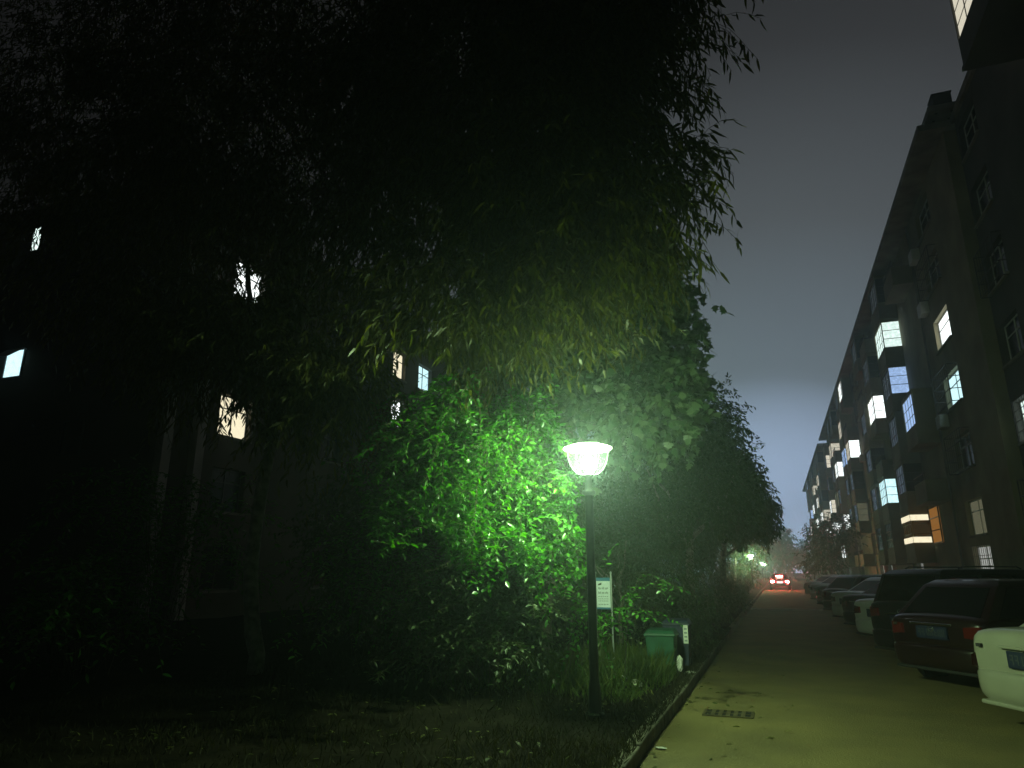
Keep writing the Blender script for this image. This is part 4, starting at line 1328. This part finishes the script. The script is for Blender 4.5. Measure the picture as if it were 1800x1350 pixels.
# ------------------------------------------------------------------ bins, sign, grate, litter
def bin_(name, label, x, y, w_, d_, h_, m_, rz=0):
    e = empty(name, (x, y, .11), rz, label, 'rubbish bin')
    b = MB()
    t = .035
    b.hexa([(-w_ / 2 + t, -d_ / 2 + t, .04), (w_ / 2 - t, -d_ / 2 + t, .04), (w_ / 2 - t, d_ / 2 - t, .04), (-w_ / 2 + t, d_ / 2 - t, .04)],
           [(-w_ / 2, -d_ / 2, h_ - .06), (w_ / 2, -d_ / 2, h_ - .06), (w_ / 2, d_ / 2, h_ - .06), (-w_ / 2, d_ / 2, h_ - .06)])
    b.box(-w_ / 2 - .02, w_ / 2 + .02, -d_ / 2 - .02, d_ / 2 + .02, h_ - .075, h_ - .04)
    b.build('bin_body', m_, e, bevel=.012)
    b = MB()
    b.hexa([(-w_ / 2 - .015, -d_ / 2 - .03, h_ - .038), (w_ / 2 + .015, -d_ / 2 - .03, h_ - .038), (w_ / 2 + .015, d_ / 2 + .02, h_ - .038), (-w_ / 2 - .015, d_ / 2 + .02, h_ - .038)],
           [(-w_ / 2 + .03, -d_ / 2 + .03, h_ + .012), (w_ / 2 - .03, -d_ / 2 + .03, h_ + .012), (w_ / 2 - .03, d_ / 2 - .03, h_ + .03), (-w_ / 2 + .03, d_ / 2 - .03, h_ + .03)])
    b.build('lid', m_, e, bevel=.012)
    for sx in (-1, 1):
        b = MB(); b.tube([(sx * (w_ / 2 - .06), d_ / 2 - .02, .06), (sx * (w_ / 2 - .01), d_ / 2 - .02, .06)], .06, 14)
        b.build('wheel', MT['rubber'], e)
    b = MB(); b.tube([(-w_ / 2 + .05, d_ / 2 + .05, h_ - .09), (w_ / 2 - .05, d_ / 2 + .05, h_ - .09)], .014, 8)
    b.build('handle', m_, e)
    return e
bin_('rubbish_bin', 'green plastic wheeled bin on the grass by the kerb', -1.80, 11.55, .45, .40, .60, MT['binGreen'])
e2 = bin_('rubbish_bin', 'dark blue bin with a white label, half hidden behind the green bin', -1.63, 12.15, .42, .36, .72, MT['binBlue'])
b = MB(); b.box(.12, .195, -.201, -.196, .38, .66)
lb = b.build('label', MT['white'], e2)
b = MB()
for k in range(4):
    b.box(.135, .18, -.2035, -.2012, .41 + k * .06, .435 + k * .06)
b.build('label_print', MT['signgrey'], lb)
# crumpled bag hanging at the bin edge
def crumple(name, label, cat, loc, sz, m_, seed, sub=3):
    rng = random.Random(seed)
    m = MB()
    nu, nv = 14, 9
    vs, fs = [], []
    for j in range(nv + 1):
        ph = math.pi * j / nv
        for i in range(nu):
            th = 2 * math.pi * i / nu
            k = 1 + rng.uniform(-.28, .22)
            vs.append((sz[0] * k * math.sin(ph) * math.cos(th), sz[1] * k * math.sin(ph) * math.sin(th), sz[2] * (1 - math.cos(ph)) * .5 * (1 + rng.uniform(-.08, .08))))
    for j in range(nv):
        for i in range(nu):
            fs.append((j * nu + i, j * nu + (i + 1) % nu, (j + 1) * nu + (i + 1) % nu, (j + 1) * nu + i))
    m.add(vs, fs)
    o = m.build(name, m_, smooth=False)
    o.location = loc
    return tag(o, label, cat)
crumple('plastic_bag', 'crumpled white plastic bag between the green bin and the blue bin', 'plastic bag', (-1.535, 11.52, .11), (.05, .06, .24), MT['white'], 1)
crumple('pale_stone', 'pale stone lying in the grass left of the green bin', 'stone', (-1.90, 9.85, .11), (.085, .07, .10), MT['stone'], 2)
crumple('crumpled_paper', 'small scrap of white paper on the kerb by the bins', 'litter', (-1.36, 11.35, .125), (.07, .05, .03), MT['white'], 3)
crumple('crumpled_paper', 'folded white paper scrap on the road edge nearest the viewer', 'litter', (-1.17, 7.1, .004), (.055, .02, .02), MT['white'], 4)
# twig lying on the grass
tw = MB(); tw.tube([(-2.35, 10.3, .2), (-2.2, 10.2, .21), (-2.05, 10.02, .19), (-1.93, 9.95, .17)], [.012, .011, .009, .006], 6)
tag(tw.build('fallen_branch', MT['barkpale'], smooth=True), 'thin pale fallen branch in the grass by the stone', 'branch')

def sign():
    e = empty('notice_sign', (-2.72, 11.6, .11), R(-4), 'narrow pale notice board with blue header on two thin posts, behind the lamp post', 'sign')
    for sx in (-1, 1):
        b = MB(); b.tube([(sx * .135, 0, -.05), (sx * .135, 0, 1.46)], .014, 8)
        b.lathe([(.0, 1.46), (.02, 1.465), (.02, 1.49), (.0, 1.505)], 8, (sx * .135, 0))
        b.build('post', MT['signpost'], e)
    b = MB(); b.box(-.118, .118, -.008, .008, .90, 1.40)
    p = b.build('panel', MT['signwhite'], e, bevel=.006)
    b = MB(); b.box(-.118, .118, -.0105, -.0085, 1.345, 1.40)
    b.build('header', MT['signblue'], p)
    b = MB(); b.box(-.118, .118, -.0105, -.0085, .90, .93)
    b.build('footer', MT['signblue'], p)
    b = MB()
    rr_ = random.Random(5)
    for (z, n_, hh) in ((1.21, 3, .04), (1.14, 3, .04), (1.09, 5, .02), (1.055, 6, .018), (1.02, 6, .018), (.965, 4, .02)):
        x = -.09
        for k in range(n_):
            wq = .18 / n_
            for q in range(3):
                b.box(x + .004 + q * (wq - .012) / 3, x + .004 + q * (wq - .012) / 3 + (wq - .012) / 4.2, -.0105, -.0085, z + hh * rr_.choice((0, .15)), z + hh * rr_.choice((.8, 1)))
            b.box(x + .004, x + wq - .008, -.0107, -.0087, z + hh * .42, z + hh * .58)
            x += wq
    b.build('lettering', MT['signgrey'], p)
    b = MB(); b.hexa([(-.09, -.0085, 1.275), (-.03, -.0085, 1.285), (-.03, -.0105, 1.285), (-.09, -.0105, 1.275)], [(-.08, -.0085, 1.30), (-.025, -.0085, 1.32), (-.025, -.0105, 1.32), (-.08, -.0105, 1.30)])
    b.build('emblem', MT['signdark'], p)
sign()

def grate():
    e = empty('drain_grate', (-.68, 9.0, 0), 0, 'small slotted iron drain grate set in the road', 'drain grate')
    b = MB()
    b.box(-.25, .25, -.16, .16, .009, .013, 0)
    b.build('pit_shade_sheet', MT['pitshade'], e)  # no hole: black sheet on the road painted as the shade of one
    b = MB()
    b.box(-.28, .28, -.19, -.16, .006, .020); b.box(-.28, .28, .16, .19, .006, .020)
    b.box(-.28, -.25, -.16, .16, .006, .020); b.box(.25, .28, -.16, .16, .006, .020)
    for k in range(6):
        x = -.25 + .5 * (k + .5) / 6
        if k < 5:
            b.box(x + .018, x + .065, -.16, .16, .014, .019)
    b.box(-.25, .25, -.014, .014, .0145, .0185)
    b.build('frame', MT['steel'], e)
grate()

# ------------------------------------------------------------------ night mist
hz = MB(); hz.box(-75, 75, -25, 235, -1.0, 21.0)
h = hz.build('haze', [])
hm = bpy.data.materials.new('night_mist'); hm.use_nodes = True
n = hm.node_tree; n.nodes.clear()
o_ = n.nodes.new('ShaderNodeOutputMaterial'); v = n.nodes.new('ShaderNodeVolumePrincipled')
v.inputs['Color'].default_value = (.74, .90, .98, 1)
v.inputs['Density'].default_value = HAZE
v.inputs['Anisotropy'].default_value = .8
n.links.new(v.outputs[0], o_.inputs['Volume'])
h.data.materials.append(hm)
tag(h, kind='stuff')
